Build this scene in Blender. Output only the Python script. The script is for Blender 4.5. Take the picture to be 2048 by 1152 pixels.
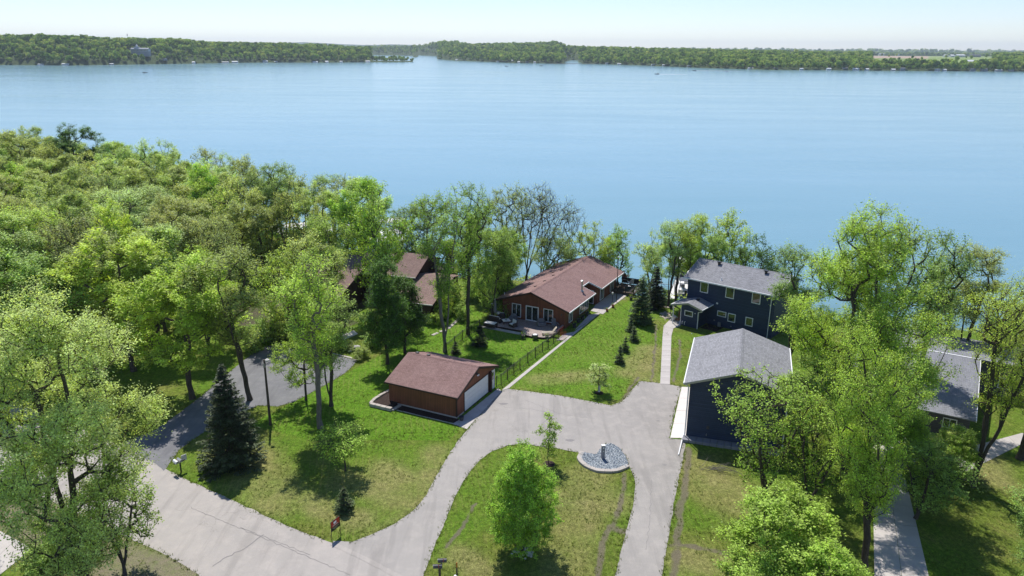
import bpy, bmesh, math, random
import numpy as np
from mathutils import Vector, Matrix, noise
R = math.radians
random.seed(7)
for o in list(bpy.data.objects): bpy.data.objects.remove(o)
SC = bpy.context.scene
COL = SC.collection

# ------------------------------------------------------------------ camera
FOC = 1520.0; HOR = 478.0; PIT = math.atan(HOR / FOC); ROLL = R(.4); CH = 35.0
cam = bpy.data.cameras.new('camera'); camo = bpy.data.objects.new('camera', cam); COL.objects.link(camo)
cam.sensor_width = 36; cam.lens = 36 * FOC / 2048; cam.clip_end = 40000; cam.clip_start = .5
camo.matrix_world = Matrix.Translation((0, 0, CH)) @ Matrix.Rotation(R(90) - PIT, 4, 'X') @ Matrix.Rotation(ROLL, 4, 'Z')
SC.camera = camo
# ------------------------------------------------------------------ sky + sun
SUN_EL = 59; SUN_AZ = -16     # degrees from +Y towards -X
w = bpy.data.worlds.new('World'); SC.world = w; w.use_nodes = True
nt = w.node_tree; bg = nt.nodes['Background']
sky = nt.nodes.new('ShaderNodeTexSky'); sky.sky_type = 'NISHITA'; sky.sun_disc = False
sky.sun_elevation = R(SUN_EL); sky.sun_rotation = R(SUN_AZ); sky.altitude = 400
sky.air_density = 1.0; sky.dust_density = 0.0; sky.ozone_density = 3.0
tint = nt.nodes.new('ShaderNodeMix'); tint.data_type = 'RGBA'; tint.blend_type = 'MULTIPLY'; tint.inputs[0].default_value = 1; tint.inputs[7].default_value = (.96, .965, 1.11, 1)
nt.links.new(sky.outputs[0], tint.inputs[6]); nt.links.new(tint.outputs[2], bg.inputs[0]); bg.inputs[1].default_value = .105
sl = bpy.data.lights.new('sun', 'SUN'); sl.energy = 4.5; sl.angle = R(.53); sl.color = (1, .96, .9)
so = bpy.data.objects.new('sun', sl); COL.objects.link(so)
sd = Vector((math.sin(R(SUN_AZ)) * math.cos(R(SUN_EL)), math.cos(R(SUN_AZ)) * math.cos(R(SUN_EL)), math.sin(R(SUN_EL))))
so.rotation_euler = sd.to_track_quat('Z', 'Y').to_euler(); so.location = (0, 60, 80)
SC.view_settings.view_transform = 'Standard'; SC.view_settings.look = 'None'
SC.view_settings.gamma = 1; SC.view_settings.use_curve_mapping = False
SC.view_settings.exposure = .35
SC.render.engine = 'CYCLES'
SC.cycles.max_bounces = 6; SC.cycles.transparent_max_bounces = 4; SC.cycles.diffuse_bounces = 3
SC.cycles.glossy_bounces = 3; SC.cycles.transmission_bounces = 4; SC.cycles.volume_bounces = 0

# ------------------------------------------------------------------ helpers
def ray(px, py):
    x = (px - 1024) / FOC; y = (576 - py) / FOC
    c, s = math.cos(ROLL), math.sin(ROLL); x, y = c * x - s * y, s * x + c * y
    return x, math.cos(PIT) + y * math.sin(PIT), -math.sin(PIT) + y * math.cos(PIT)
def at(px, py, z=0.0):
    """the place on the horizontal plane z that the photograph shows at (px, py)"""
    x, f, d = ray(px, py); k = (CH - z) / -d
    return (x * k, f * k)
def tag(o, label=None, cat=None, group=None, kind=None):
    if label: o['label'] = label
    if cat: o['category'] = cat
    if group: o['group'] = group
    if kind: o['kind'] = kind
    return o
def empty(name, loc=(0, 0, 0), rz=0, label=None, cat=None, group=None, kind=None):
    o = bpy.data.objects.new(name, None); COL.objects.link(o); o.location = loc; o.rotation_euler = (0, 0, rz)
    o.empty_display_size = .3
    return tag(o, label, cat, group, kind)
def link(name, me, parent=None, loc=None, rz=None):
    o = bpy.data.objects.new(name, me); COL.objects.link(o)
    if parent: o.parent = parent
    if loc is not None: o.location = loc
    if rz is not None: o.rotation_euler = (0, 0, rz)
    return o
class MB:
    def __init__(s): s.v = []; s.f = []
    def box(s, x0, x1, y0, y1, z0, z1):
        n = len(s.v)
        s.v += [(x0, y0, z0), (x1, y0, z0), (x1, y1, z0), (x0, y1, z0), (x0, y0, z1), (x1, y0, z1), (x1, y1, z1), (x0, y1, z1)]
        s.f += [tuple(n + i for i in q) for q in ((0, 3, 2, 1), (4, 5, 6, 7), (0, 1, 5, 4), (1, 2, 6, 5), (2, 3, 7, 6), (3, 0, 4, 7))]
        return s
    def hexa(s, b, t):
        """8 corners: 4 bottom, 4 top (both counter-clockwise from above)"""
        n = len(s.v); s.v += list(b) + list(t)
        s.f += [tuple(n + i for i in q) for q in ((0, 3, 2, 1), (4, 5, 6, 7), (0, 1, 5, 4), (1, 2, 6, 5), (2, 3, 7, 6), (3, 0, 4, 7))]
        return s
    def slab(s, q, th):
        """sloped slab: q four top corners, thickness th downwards"""
        return s.hexa([(x, y, z - th) for x, y, z in q], q)
    def prism(s, poly, z0, z1):
        n = len(s.v); m = len(poly)
        s.v += [(x, y, z0) for x, y in poly] + [(x, y, z1) for x, y in poly]
        s.f += [tuple(n + i for i in range(m - 1, -1, -1)), tuple(n + m + i for i in range(m))]
        s.f += [(n + i, n + (i + 1) % m, n + m + (i + 1) % m, n + m + i) for i in range(m)]
        return s
    def prismy(s, poly, y0, y1):
        """poly in (x, z), extruded along y"""
        n = len(s.v); m = len(poly)
        s.v += [(x, y0, z) for x, z in poly] + [(x, y1, z) for x, z in poly]
        s.f += [tuple(n + i for i in range(m)), tuple(n + m + i for i in range(m - 1, -1, -1))]
        s.f += [(n + (i + 1) % m, n + i, n + m + i, n + m + (i + 1) % m) for i in range(m)]
        return s
    def prismx(s, poly, x0, x1):
        n = len(s.v); m = len(poly)
        s.v += [(x0, y, z) for y, z in poly] + [(x1, y, z) for y, z in poly]
        s.f += [tuple(n + i for i in range(m - 1, -1, -1)), tuple(n + m + i for i in range(m))]
        s.f += [(n + i, n + (i + 1) % m, n + m + (i + 1) % m, n + m + i) for i in range(m)]
        return s
    def tube(s, p0, p1, r0, r1=None, k=8, cap=True):
        r1 = r0 if r1 is None else r1
        p0 = Vector(p0); p1 = Vector(p1); d = (p1 - p0).normalized()
        a = d.cross(Vector((0, 0, 1)) if abs(d.z) < .9 else Vector((1, 0, 0))).normalized(); b = d.cross(a)
        n = len(s.v)
        for p, r in ((p0, r0), (p1, r1)):
            for i in range(k):
                t = 2 * math.pi * i / k; s.v.append(tuple(p + a * (r * math.cos(t)) + b * (r * math.sin(t))))
        s.f += [(n + i, n + k + i, n + k + (i + 1) % k, n + (i + 1) % k) for i in range(k)]
        if cap: s.f += [tuple(n + i for i in range(k)), tuple(n + k + i for i in range(k - 1, -1, -1))]
        return s
    def lathe(s, prof, k=12, c=(0, 0, 0)):
        n = len(s.v)
        for r, z in prof:
            for i in range(k):
                t = 2 * math.pi * i / k; s.v.append((c[0] + r * math.cos(t), c[1] + r * math.sin(t), c[2] + z))
        for j in range(len(prof) - 1):
            s.f += [(n + j * k + i, n + j * k + (i + 1) % k, n + (j + 1) * k + (i + 1) % k, n + (j + 1) * k + i) for i in range(k)]
        s.f += [tuple(n + i for i in range(k - 1, -1, -1)), tuple(n + (len(prof) - 1) * k + i for i in range(k))]
        return s
    def ring(s, x0, x1, z0, z1, t, y0, y1, top=None):
        """rectangular frame in the xz plane, bar width t"""
        s.box(x0, x0 + t, y0, y1, z0, z1); s.box(x1 - t, x1, y0, y1, z0, z1)
        s.box(x0 + t, x1 - t, y0, y1, z0, z0 + t); s.box(x0 + t, x1 - t, y0, y1, z1 - t, z1); return s
    def rot(s, ang, c=(0, 0, 0)):
        ca, sa = math.cos(ang), math.sin(ang)
        s.v = [(c[0] + x * ca - y * sa, c[1] + x * sa + y * ca, z + c[2]) for x, y, z in s.v]; return s
    def mesh(s, name, m=None):
        me = bpy.data.meshes.new(name); me.from_pydata(s.v, [], s.f); me.update()
        if m: me.materials.append(m)
        return me
    def build(s, name, m, parent=None, bevel=0, **k):
        me = s.mesh(name, m); o = link(name, me, parent)
        if bevel:
            b = o.modifiers.new('bevel', 'BEVEL'); b.width = bevel; b.segments = 1; b.limit_method = 'ANGLE'
        for a, b_ in k.items(): o[a] = b_
        return o
def copy_tree(o, parent=None):
    c = o.copy(); COL.objects.link(c)
    if parent: c.parent = parent
    for ch in list(o.children): copy_tree(ch, c)
    return c

# ------------------------------------------------------------------ materials
class NT:
    def __init__(s, name, rough=.8, spec=.3):
        s.m = bpy.data.materials.new(name); s.m.use_nodes = True; s.t = s.m.node_tree
        s.b = s.t.nodes['Principled BSDF']; s.b.inputs['Roughness'].default_value = rough
        s.b.inputs['Specular IOR Level'].default_value = spec
    def n(s, typ, **k):
        nd = s.t.nodes.new('ShaderNode' + typ)
        for a, v in k.items():
            if a.startswith('i_'): nd.inputs[a[2:].replace('_', ' ')].default_value = v
            else: setattr(nd, a, v)
        return nd
    def l(s, a, b): s.t.links.new(a, b)
    def coord(s, kind='Object', scale=None, rot=None):
        tc = s.n('TexCoord'); out = tc.outputs[kind]
        if scale or rot:
            mp = s.n('Mapping')
            if scale: mp.inputs['Scale'].default_value = scale
            if rot: mp.inputs['Rotation'].default_value = rot
            s.l(out, mp.inputs[0]); out = mp.outputs[0]
        return out
    def noise(s, co, sc, det=4, ro=.6, dist=0):
        nd = s.n('TexNoise'); s.l(co, nd.inputs['Vector']); nd.inputs['Scale'].default_value = sc
        nd.inputs['Detail'].default_value = det; nd.inputs['Roughness'].default_value = ro; nd.inputs['Distortion'].default_value = dist
        return nd.outputs['Fac']
    def ramp(s, fac, stops):
        r = s.n('ValToRGB'); e = r.color_ramp.elements
        while len(e) < len(stops): e.new(.5)
        for i, (p, c) in enumerate(stops):
            e[i].position = p; e[i].color = (*c, 1) if not isinstance(c, (int, float)) else (c, c, c, 1)
        s.l(fac, r.inputs[0]); return r.outputs[0]
    def mix(s, fac, a, b, mode='MIX'):
        m = s.n('Mix', data_type='RGBA', blend_type=mode)
        for sock, v in ((m.inputs[0], fac), (m.inputs[6], a), (m.inputs[7], b)):
            if hasattr(v, 'is_output'): s.l(v, sock)
            elif isinstance(v, (int, float)) and sock == m.inputs[0]: sock.default_value = v
            else: sock.default_value = (*v, 1) if not isinstance(v, (int, float)) else (v, v, v, 1)
        return m.outputs[2]
    def math(s, op, a, b=0.0, clamp=False):
        m = s.n('Math', operation=op, use_clamp=clamp)
        for i, v in enumerate((a, b)):
            if hasattr(v, 'is_output'): s.l(v, m.inputs[i])
            else: m.inputs[i].default_value = v
        return m.outputs[0]
    def base(s, c):
        if hasattr(c, 'is_output'): s.l(c, s.b.inputs['Base Color'])
        else: s.b.inputs['Base Color'].default_value = (*c, 1)
        return s
    def bump(s, h, st=.3, d=.02):
        b = s.n('Bump'); b.inputs['Strength'].default_value = st; b.inputs['Distance'].default_value = d
        s.l(h, b.inputs['Height']); s.l(b.outputs[0], s.b.inputs['Normal']); return s
def simple(name, c, rough=.6, spec=.4, var=.12, scale=6, metal=0, bump=0):
    t = NT(name, rough, spec); co = t.coord()
    n = t.noise(co, scale, 5)
    a = tuple(max(0, x * (1 - var)) for x in c); b = tuple(min(1, x * (1 + var)) for x in c)
    t.base(t.ramp(n, [(.3, a), (.7, b)])); t.b.inputs['Metallic'].default_value = metal
    if bump: t.bump(n, bump, .02)
    return t.m
M = {}
def asphalt(name, lo, hi, patch):
    t = NT(name, .9, .25); co = t.coord()
    big = t.noise(co, .11, 6, .62, .4); mid = t.noise(co, .9, 5, .65); fine = t.noise(co, 22, 3, .7)
    c = t.ramp(big, [(.32, lo), (.68, hi)])
    c = t.mix(t.math('MULTIPLY', t.ramp(mid, [(.45, 0.), (.7, 1.)]), .8), c, patch)
    strk = t.noise(t.coord(scale=(1.1, .12, 1), rot=(0, 0, R(28))), .8, 4, .6, .3)
    c = t.mix(t.math('MULTIPLY', t.ramp(strk, [(.5, 0.), (.66, 1.)]), .55), c, tuple(x * .8 for x in lo))
    c = t.mix(.5, c, t.ramp(fine, [(.2, .72), (.8, 1.22)]), 'MULTIPLY')
    # fine cracks
    vo = t.n('TexVoronoi', feature='DISTANCE_TO_EDGE'); 
    wv = t.n('VectorMath', operation='ADD'); t.l(co, wv.inputs[0])
    nn = t.n('TexNoise'); nn.inputs['Scale'].default_value = .6; nn.inputs['Detail'].default_value = 5; t.l(co, nn.inputs['Vector'])
    sc = t.n('VectorMath', operation='SCALE'); t.l(nn.outputs['Color'], sc.inputs[0]); sc.inputs['Scale'].default_value = 2.6
    t.l(sc.outputs[0], wv.inputs[1]); t.l(wv.outputs[0], vo.inputs['Vector']); vo.inputs['Scale'].default_value = .16
    crk = t.ramp(vo.outputs['Distance'], [(.0015, 1.), (.0045, 0.)])
    gate = t.ramp(t.noise(co, .07, 2), [(.5, 0.), (.62, 1.)])
    c = t.mix(t.math('MULTIPLY', t.math('MULTIPLY', crk, gate), .3), c, tuple(x * .35 for x in lo))
    st = t.ramp(t.noise(co, .45, 3, .5), [(.7, 0.), (.76, 1.)])
    c = t.mix(t.math('MULTIPLY', st, .3), c, tuple(x * .5 for x in lo))
    t.base(c); t.bump(fine, .35, .012); return t.m
M['drive'] = asphalt('driveway_asphalt', (.28, .262, .243), (.345, .322, .298), (.375, .345, .315))
M['street'] = asphalt('street_asphalt', (.32, .296, .272), (.385, .354, .325), (.415, .375, .34))
M['dark_asphalt'] = asphalt('dark_asphalt', (.15, .15, .158), (.19, .19, .198), (.215, .212, .22))
def concrete(name, c0, c1):
    t = NT(name, .9, .25); co = t.coord(); n = t.noise(co, .7, 6, .6); f = t.noise(co, 9, 4, .7)
    oi = t.n('ObjectInfo'); c = t.ramp(n, [(.3, c0), (.7, c1)])
    c = t.mix(.6, c, t.ramp(oi.outputs['Random'], [(0, .88), (1, 1.08)]), 'MULTIPLY')
    c = t.mix(.5, c, t.ramp(f, [(.25, .8), (.75, 1.12)]), 'MULTIPLY')
    c = t.mix(t.math('MULTIPLY', t.ramp(t.noise(co, .35, 3), [(.62, 0.), (.75, 1.)]), .3), c, (.30, .27, .22))
    t.base(c); t.bump(f, .2, .01); return t.m
M['concrete'] = concrete('concrete', (.42, .385, .36), (.50, .465, .435))
M['pad'] = concrete('pale_concrete', (.60, .555, .52), (.67, .625, .59))
M['stone'] = concrete('pale_block_stone', (.40, .36, .32), (.50, .455, .41))
M['greystone'] = concrete('grey_block_stone', (.20, .20, .22), (.30, .29, .31))
def shingle(name, c0, c1, c2, bw=.33, bh=.145):
    t = NT(name, .93, .2); uv = t.n('UVMap'); co = uv.outputs[0]
    br = t.n('TexBrick'); t.l(co, br.inputs['Vector']); br.offset = .5
    br.inputs['Scale'].default_value = 1; br.inputs['Brick Width'].default_value = bw; br.inputs['Row Height'].default_value = bh
    br.inputs['Mortar Size'].default_value = .010; br.inputs['Mortar Smooth'].default_value = .3; br.inputs['Bias'].default_value = 0
    br.inputs['Color1'].default_value = (*c0, 1); br.inputs['Color2'].default_value = (*c1, 1); br.inputs['Mortar'].default_value = (*[x * .45 for x in c0], 1)
    n = t.noise(co, .55, 5, .6); n2 = t.noise(co, 4.5, 5, .75)
    c = t.mix(t.ramp(n, [(.35, 0.), (.75, .55)]), br.outputs['Color'], c2)
    c = t.mix(.8, c, t.ramp(n2, [(.25, .66), (.75, 1.3)]), 'MULTIPLY')
    st = t.noise(t.coord('UV', scale=(1.6, .12, 1)), 1.0, 4, .6)
    c = t.mix(.5, c, t.ramp(st, [(.35, .8), (.7, 1.1)]), 'MULTIPLY')
    t.base(c); t.bump(br.outputs['Fac'], .7, .012); t.t.nodes['Bump'].invert = True; return t.m
M['shingle_red'] = shingle('russet_shingle', (.225, .138, .125), (.295, .185, .168), (.31, .205, .19))
M['shingle_grey'] = shingle('grey_shingle', (.215, .215, .225), (.315, .315, .33), (.30, .30, .315))
M['shingle_brown'] = shingle('brown_shingle', (.20, .135, .118), (.26, .175, .155), (.28, .20, .175))
M['roof_blue'] = shingle('slate_blue_shingle', (.20, .205, .225), (.25, .255, .28), (.28, .28, .295))
def siding(name, c0, c1, pitch, vertical=False):
    t = NT(name, .62, .3); tc = t.coord(); sx = t.n('SeparateXYZ'); t.l(tc, sx.inputs[0])
    if vertical:
        p = t.math('ADD', sx.outputs[0], sx.outputs[1])
    else: p = sx.outputs[2]
    fr = t.math('FRACT', t.math('DIVIDE', p, pitch))
    gap = t.ramp(fr, [(.0, .3), (.14, 1.), (.8, 1.08), (1., .75)])
    row = t.math('FLOOR', t.math('DIVIDE', p, pitch)); wn = t.n('TexWhiteNoise', noise_dimensions='1D'); t.l(row, wn.inputs['W'])
    n = t.noise(tc, 1.3, 5, .65)
    c = t.ramp(n, [(.3, c0), (.7, c1)])
    c = t.mix(.35, c, t.ramp(wn.outputs['Value'], [(0, .7), (1, 1.25)]), 'MULTIPLY')
    c = t.mix(1., c, gap, 'MULTIPLY')
    t.base(c); t.bump(fr, .6, .03); return t.m
M['red_siding'] = siding('rust_red_siding', (.185, .066, .038), (.235, .085, .05), .2, True)
M['navy_siding'] = siding('navy_lap_siding', (.030, .047, .092), (.038, .058, .11), .19)
M['brown_siding'] = siding('dark_brown_siding', (.045, .024, .02), (.065, .034, .028), .2, True)
M['grey_siding'] = siding('grey_siding', (.10, .10, .12), (.13, .13, .15), .18)
M['white'] = simple('white_trim', (.78, .78, .78), .5, .4, .05, 3)
M['offwhite'] = simple('off_white', (.62, .60, .57), .6, .3, .08, 3)
M['black'] = simple('black_metal', (.015, .015, .017), .45, .5, .2)
M['dark_metal'] = simple('dark_grey_metal', (.06, .06, .065), .45, .5, .2)
M['grey_metal'] = simple('grey_metal', (.35, .36, .37), .4, .5, .12, 5, .6)
M['galv'] = simple('galvanised_metal', (.5, .5, .5), .35, .5, .1, 5, .7)
M['wood_dark'] = simple('weathered_wood', (.09, .07, .055), .85, .2, .3, 12, 0, .4)
M['wood'] = simple('cedar_wood', (.34, .16, .07), .7, .3, .2, 8)
M['brown_wicker'] = simple('brown_wicker', (.075, .06, .05), .8, .2, .3, 20, 0, .5)
M['cushion'] = simple('pale_grey_cushion', (.74, .72, .70), .9, .1, .06, 4)
M['grey_fabric'] = simple('grey_fabric', (.20, .20, .21), .9, .1, .12, 4)
M['terracotta'] = simple('terracotta', (.26, .10, .06), .8, .2, .15)
M['red_metal'] = simple('red_painted_metal', (.42, .06, .035), .5, .4, .1)
M['mulch'] = simple('dark_mulch', (.045, .032, .028), .95, .1, .45, 9, 0, .8)
M['dirt'] = simple('bare_dirt', (.20, .155, .12), .95, .1, .25, 2.5, 0, .6)
M['green_metal'] = simple('green_utility_paint', (.12, .2, .17), .5, .4, .08)
M['orange'] = simple('orange_marker', (.55, .2, .03), .6, .3, .1)
M['boulder'] = simple('pale_boulder', (.45, .43, .41), .85, .3, .25, 3, 0, .5)
M['rock'] = simple('tan_rock', (.42, .37, .30), .9, .2, .25, 3, 0, .5)
M['crack'] = simple('crack_sealer', (.215, .20, .195), .8, .3, .1)
def paver():
    t = NT('clay_paver', .85, .25); co = t.coord(); oi = t.n('ObjectInfo')
    c = t.ramp(oi.outputs['Random'], [(0, (.33, .26, .235)), (.5, (.42, .34, .31)), (1, (.50, .42, .385))])
    br = t.n('TexBrick'); t.l(co, br.inputs['Vector']); br.inputs['Scale'].default_value = 1; br.inputs['Brick Width'].default_value = .22; br.inputs['Row Height'].default_value = .11
    br.inputs['Mortar Size'].default_value = .008; br.inputs['Color1'].default_value = (.75, .75, .75, 1); br.inputs['Color2'].default_value = (1.1, 1.1, 1.1, 1); br.inputs['Mortar'].default_value = (.45, .45, .45, 1)
    t.base(t.mix(1., c, br.outputs['Color'], 'MULTIPLY')); return t.m
M['paver'] = paver()
def glass():
    t = NT('window_glass', .04, .9); co = t.coord(); n = t.noise(co, .9, 3)
    t.base(t.ramp(n, [(.35, (.012, .018, .017)), (.7, (.05, .07, .06))])); t.b.inputs['IOR'].default_value = 1.6
    n2 = t.noise(co, .6, 2); t.bump(n2, .08, .05); return t.m
M['glass'] = glass()
def bark(name, c0, c1):
    t = NT(name, .95, .15); co = t.coord(scale=(1, 1, .22)); n = t.noise(co, 9, 6, .7)
    t.base(t.ramp(n, [(.3, c0), (.7, c1)])); t.bump(n, .8, .05); return t.m
M['bark'] = bark('bark', (.045, .036, .029), (.125, .105, .088))
M['bark_light'] = bark('pale_bark', (.12, .105, .09), (.25, .225, .20))
def leafmat(name, trans=.42, sat=1.0):
    t = NT(name, .55, .25); oi = t.n('ObjectInfo'); at_ = t.n('Attribute', attribute_name='rnd')
    geo = t.n('NewGeometry')
    pn = t.noise(geo.outputs['Position'], .16, 3, .5); pn2 = t.noise(geo.outputs['Position'], .8, 2, .5)
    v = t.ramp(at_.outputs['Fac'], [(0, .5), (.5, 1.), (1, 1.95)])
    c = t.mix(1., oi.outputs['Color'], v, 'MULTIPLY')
    c = t.mix(t.ramp(pn2, [(.35, 0.), (.7, .28)]), c, t.mix(1., c, (1.15, 1.12, .6), 'MULTIPLY'))
    c = t.mix(t.ramp(pn, [(.4, 0.), (.65, .35)]), c, t.mix(1., c, (.86, .92, 1.15), 'MULTIPLY'))
    t.base(c)
    tr = t.n('BsdfTranslucent'); ct = t.mix(1., c, (1.25, 1.15, .55), 'MULTIPLY'); t.l(ct, tr.inputs[0])
    mx = t.n('MixShader'); mx.inputs[0].default_value = trans
    t.l(t.b.outputs[0], mx.inputs[1]); t.l(tr.outputs[0], mx.inputs[2])
    t.l(mx.outputs[0], t.t.nodes['Material Output'].inputs[0]); return t.m
M['leaf'] = leafmat('broad_leaf'); M['needle'] = leafmat('needle_leaf', .12)
M['grassblade'] = leafmat('grass_blade', .3)
# ------------------------------------------------------------------ numpy value noise
def vnoise(x, y, seed=0):
    xi = np.floor(x).astype(np.int64); yi = np.floor(y).astype(np.int64); xf = x - xi; yf = y - yi
    def h(a, b):
        n = (a * 374761393 + b * 668265263 + seed * 974711) & 0x7fffffff
        n = ((n ^ (n >> 13)) * 1274126177) & 0x7fffffff
        return ((n ^ (n >> 16)) & 0xffff) / 65535.0
    u = xf * xf * (3 - 2 * xf); v = yf * yf * (3 - 2 * yf)
    return (h(xi, yi) * (1 - u) + h(xi + 1, yi) * u) * (1 - v) + (h(xi, yi + 1) * (1 - u) + h(xi + 1, yi + 1) * u) * v
def fbm(x, y, sc, oc=4, seed=0):
    r = 0; a = .5; s = 0
    for i in range(oc):
        r = r + a * vnoise(x / sc, y / sc, seed + i * 17); s += a; a *= .55; sc /= 2.1
    return r / s
def seg_dist(X, Y, pts):
    d = np.full(X.shape, 1e9)
    for (ax, ay), (bx, by) in zip(pts[:-1], pts[1:]):
        dx, dy = bx - ax, by - ay; L = dx * dx + dy * dy + 1e-9
        t = np.clip(((X - ax) * dx + (Y - ay) * dy) / L, 0, 1)
        d = np.minimum(d, np.hypot(X - ax - t * dx, Y - ay - t * dy))
    return d
def in_poly(X, Y, poly):
    r = np.zeros(np.shape(X), bool); n = len(poly)
    for i in range(n):
        x0, y0 = poly[i]; x1, y1 = poly[(i + 1) % n]
        if y0 == y1: continue
        c = ((y0 > Y) != (y1 > Y)) & (X < (x1 - x0) * (Y - y0) / (y1 - y0) + x0)
        r ^= c
    return r
def sm(a, b, x): t = np.clip((x - a) / (b - a), 0, 1); return t * t * (3 - 2 * t)

# ------------------------------------------------------------------ near land
SH = np.array([(-6000, 900), (-3000, 500), (-300, 300), (-180, 235), (-110, 200), (-70, 172), (-44, 154), (-30, 143), (-16, 131), (-8, 126.5), (8, 121), (19, 116.5), (28, 113), (45, 107), (63, 102), (90, 96), (200, 85), (3000, 60), (6000, 40)], float)
WATER_Z = -3.0
def shore_d(x, y): return (np.interp(x, SH[:, 0], SH[:, 1]) - y) * .9 + (fbm(x, y, 9, 3, 5) - .5) * 3
def land_z(x, y):
    d = shore_d(x, y)
    z = -3.6 * sm(9, -1.5, d) - 3.5 * sm(-1, -14, d)
    return z + (fbm(x, y, 30, 2, 3) - .5) * .9 * sm(12, 22, np.hypot(0, 1) * np.maximum(0, -x - 62))
PX = lambda *a: [at(*q) for q in a]
dirt_lines = [(.32, PX((1250, 945), (1245, 985), (1236, 1020), (1226, 1050), (1205, 1085), (1196, 1155), (1190, 1200))),
    (.5, PX((1222, 1052), (1240, 1062), (1256, 1066))),
    (.42, PX((1377, 898), (1374, 935), (1370, 975), (1362, 1020), (1356, 1060), (1352, 1095), (1345, 1160), (1340, 1210))),
    (.40, PX((1340, 1090), (1372, 1092), (1410, 1098), (1455, 1106))),
    (.22, PX((952, 1008), (940, 1028), (925, 1055), (905, 1082), (893, 1095))),
    (.22, PX((1312, 650), (1310, 690), (1307, 730), (1304, 765))), (.22, PX((1360, 680), (1359, 715), (1352, 745), (1345, 762))),
    (.25, PX((1278, 755), (1262, 775), (1250, 795), (1238, 808))), (.3, PX((1230, 600), (1250, 598)))]
dry_blobs = [(PX((570, 995), (560, 1003)), 1.4), (PX((770, 940), (810, 965)), 3.0), (PX((700, 960), (830, 1000)), 3.2), (PX((480, 900), (560, 1000)), 4.), (PX((600, 1000), (720, 1040)), 2.4), (PX((870, 905), (850, 980)), 2.2),
    (PX((750, 1080), (860, 1010)), 2.), (PX((1080, 760), (1180, 750)), 2.4), (PX((1260, 745), (1300, 700)), 2.8), (PX((1290, 720), (1290, 760)), 2.4), (PX((1130, 1000), (1220, 1000)), 3.2), (PX((1180, 950), (1130, 1140)), 3.), (PX((1400, 940), (1480, 1000)), 4.5), (PX((1380, 1120), (1450, 1140)), 3.), (PX((1960, 900), (1990, 960)), 2.5), (PX((920, 1110), (960, 1140)), 2.)]
def lineset(a, b, step):
    return np.arange(a, b, step)
gx = np.unique(np.round(np.concatenate([[-6000, -3000, -1500, -800, -500, -350, -260, -210, -180, -160, -145, -130, -120, -112, -105, -98, -92, -87, -82, -78, -74], lineset(-70, -36, .7), lineset(-36, 42, .27), lineset(42, 64, .7), [66, 70, 75, 82, 90, 100, 115, 135, 160, 200, 260, 350, 500, 800, 1500, 3000, 6000]]), 3))
gy = np.unique(np.round(np.concatenate([[-3000, -1200, -500, -200, -100, -50, -20, 0, 10, 18, 25, 30, 34], lineset(37, 100, .27), lineset(100, 136, .7), lineset(136, 215, 2.5), [220, 230, 245, 260, 280, 310, 350, 420, 520, 700, 1000]]), 3))
GX, GY = np.meshgrid(gx, gy)
GZ = land_z(GX, GY)
def grid_mesh(name, X, Y, Z, attrs, mat, smooth=True):
    ny, nx = X.shape
    me = bpy.data.meshes.new(name); nv = nx * ny; nf = (nx - 1) * (ny - 1)
    me.vertices.add(nv); me.vertices.foreach_set('co', np.stack([X, Y, Z], -1).astype(np.float32).ravel())
    idx = np.arange(nv).reshape(ny, nx)
    q = np.stack([idx[:-1, :-1], idx[:-1, 1:], idx[1:, 1:], idx[1:, :-1]], -1).reshape(-1, 4)
    me.loops.add(nf * 4); me.loops.foreach_set('vertex_index', q.astype(np.int32).ravel())
    me.polygons.add(nf); me.polygons.foreach_set('loop_start', np.arange(0, nf * 4, 4, dtype=np.int32))
    me.polygons.foreach_set('use_smooth', np.full(nf, smooth)); me.update(calc_edges=True)
    for k, v in attrs.items():
        a = me.attributes.new(k, 'FLOAT', 'POINT'); a.data.foreach_set('value', np.asarray(v, np.float32).ravel())
    me.materials.append(mat); return me
wx = GX + (fbm(GX, GY, 1.3, 3, 11) - .5) * .45; wy = GY + (fbm(GX, GY, 1.3, 3, 12) - .5) * .45
dirt = np.zeros(GX.shape)
for wd, pts in dirt_lines:
    dirt = np.maximum(dirt, sm(wd * 1.3, wd * .2, seg_dist(wx, wy, pts)) * (.32 + 1.0 * fbm(GX, GY, .9, 4, 9)))
dry = np.zeros(GX.shape)
for pts, r in dry_blobs: dry = np.maximum(dry, sm(r, r * .2, seg_dist(GX, GY, pts)))
dry = dry * (.25 + 1.1 * fbm(GX, GY, 2.2, 4, 21))
lushzone = in_poly(GX, GY, PX((1005, 770), (1150, 665), (1260, 600), (1310, 620), (1300, 690), (1240, 800), (1150, 790)))
lush = np.maximum(sm(.62, .4, fbm(GX, GY, 6, 3, 31)) * .5, lushzone * .75)
lush = np.maximum(lush, in_poly(GX, GY, PX((500, 850), (780, 700), (900, 600), (1120, 690), (990, 780), (900, 880), (620, 880))) * .9)
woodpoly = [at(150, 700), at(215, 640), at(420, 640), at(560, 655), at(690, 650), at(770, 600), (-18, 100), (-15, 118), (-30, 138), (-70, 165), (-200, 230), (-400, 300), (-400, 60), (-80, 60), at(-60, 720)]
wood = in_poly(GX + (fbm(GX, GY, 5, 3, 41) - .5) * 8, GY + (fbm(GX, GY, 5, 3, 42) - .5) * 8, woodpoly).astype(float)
sd_ = shore_d(GX, GY); bank = sm(5, 2.5, sd_)
tan = np.maximum(sm(2.2, .6, seg_dist(GX, GY, PX((240, 1120), (330, 1130), (400, 1180), (420, 1250)))), sm(4, 1, seg_dist(GX, GY, PX((330, 1180), (100, 1060), (40, 1000))))) * .85
E1 = NT('ground_grass', .95, .12); t = E1; co = t.coord()
def attr(n_): return t.n('Attribute', attribute_name=n_).outputs['Fac']
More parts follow.
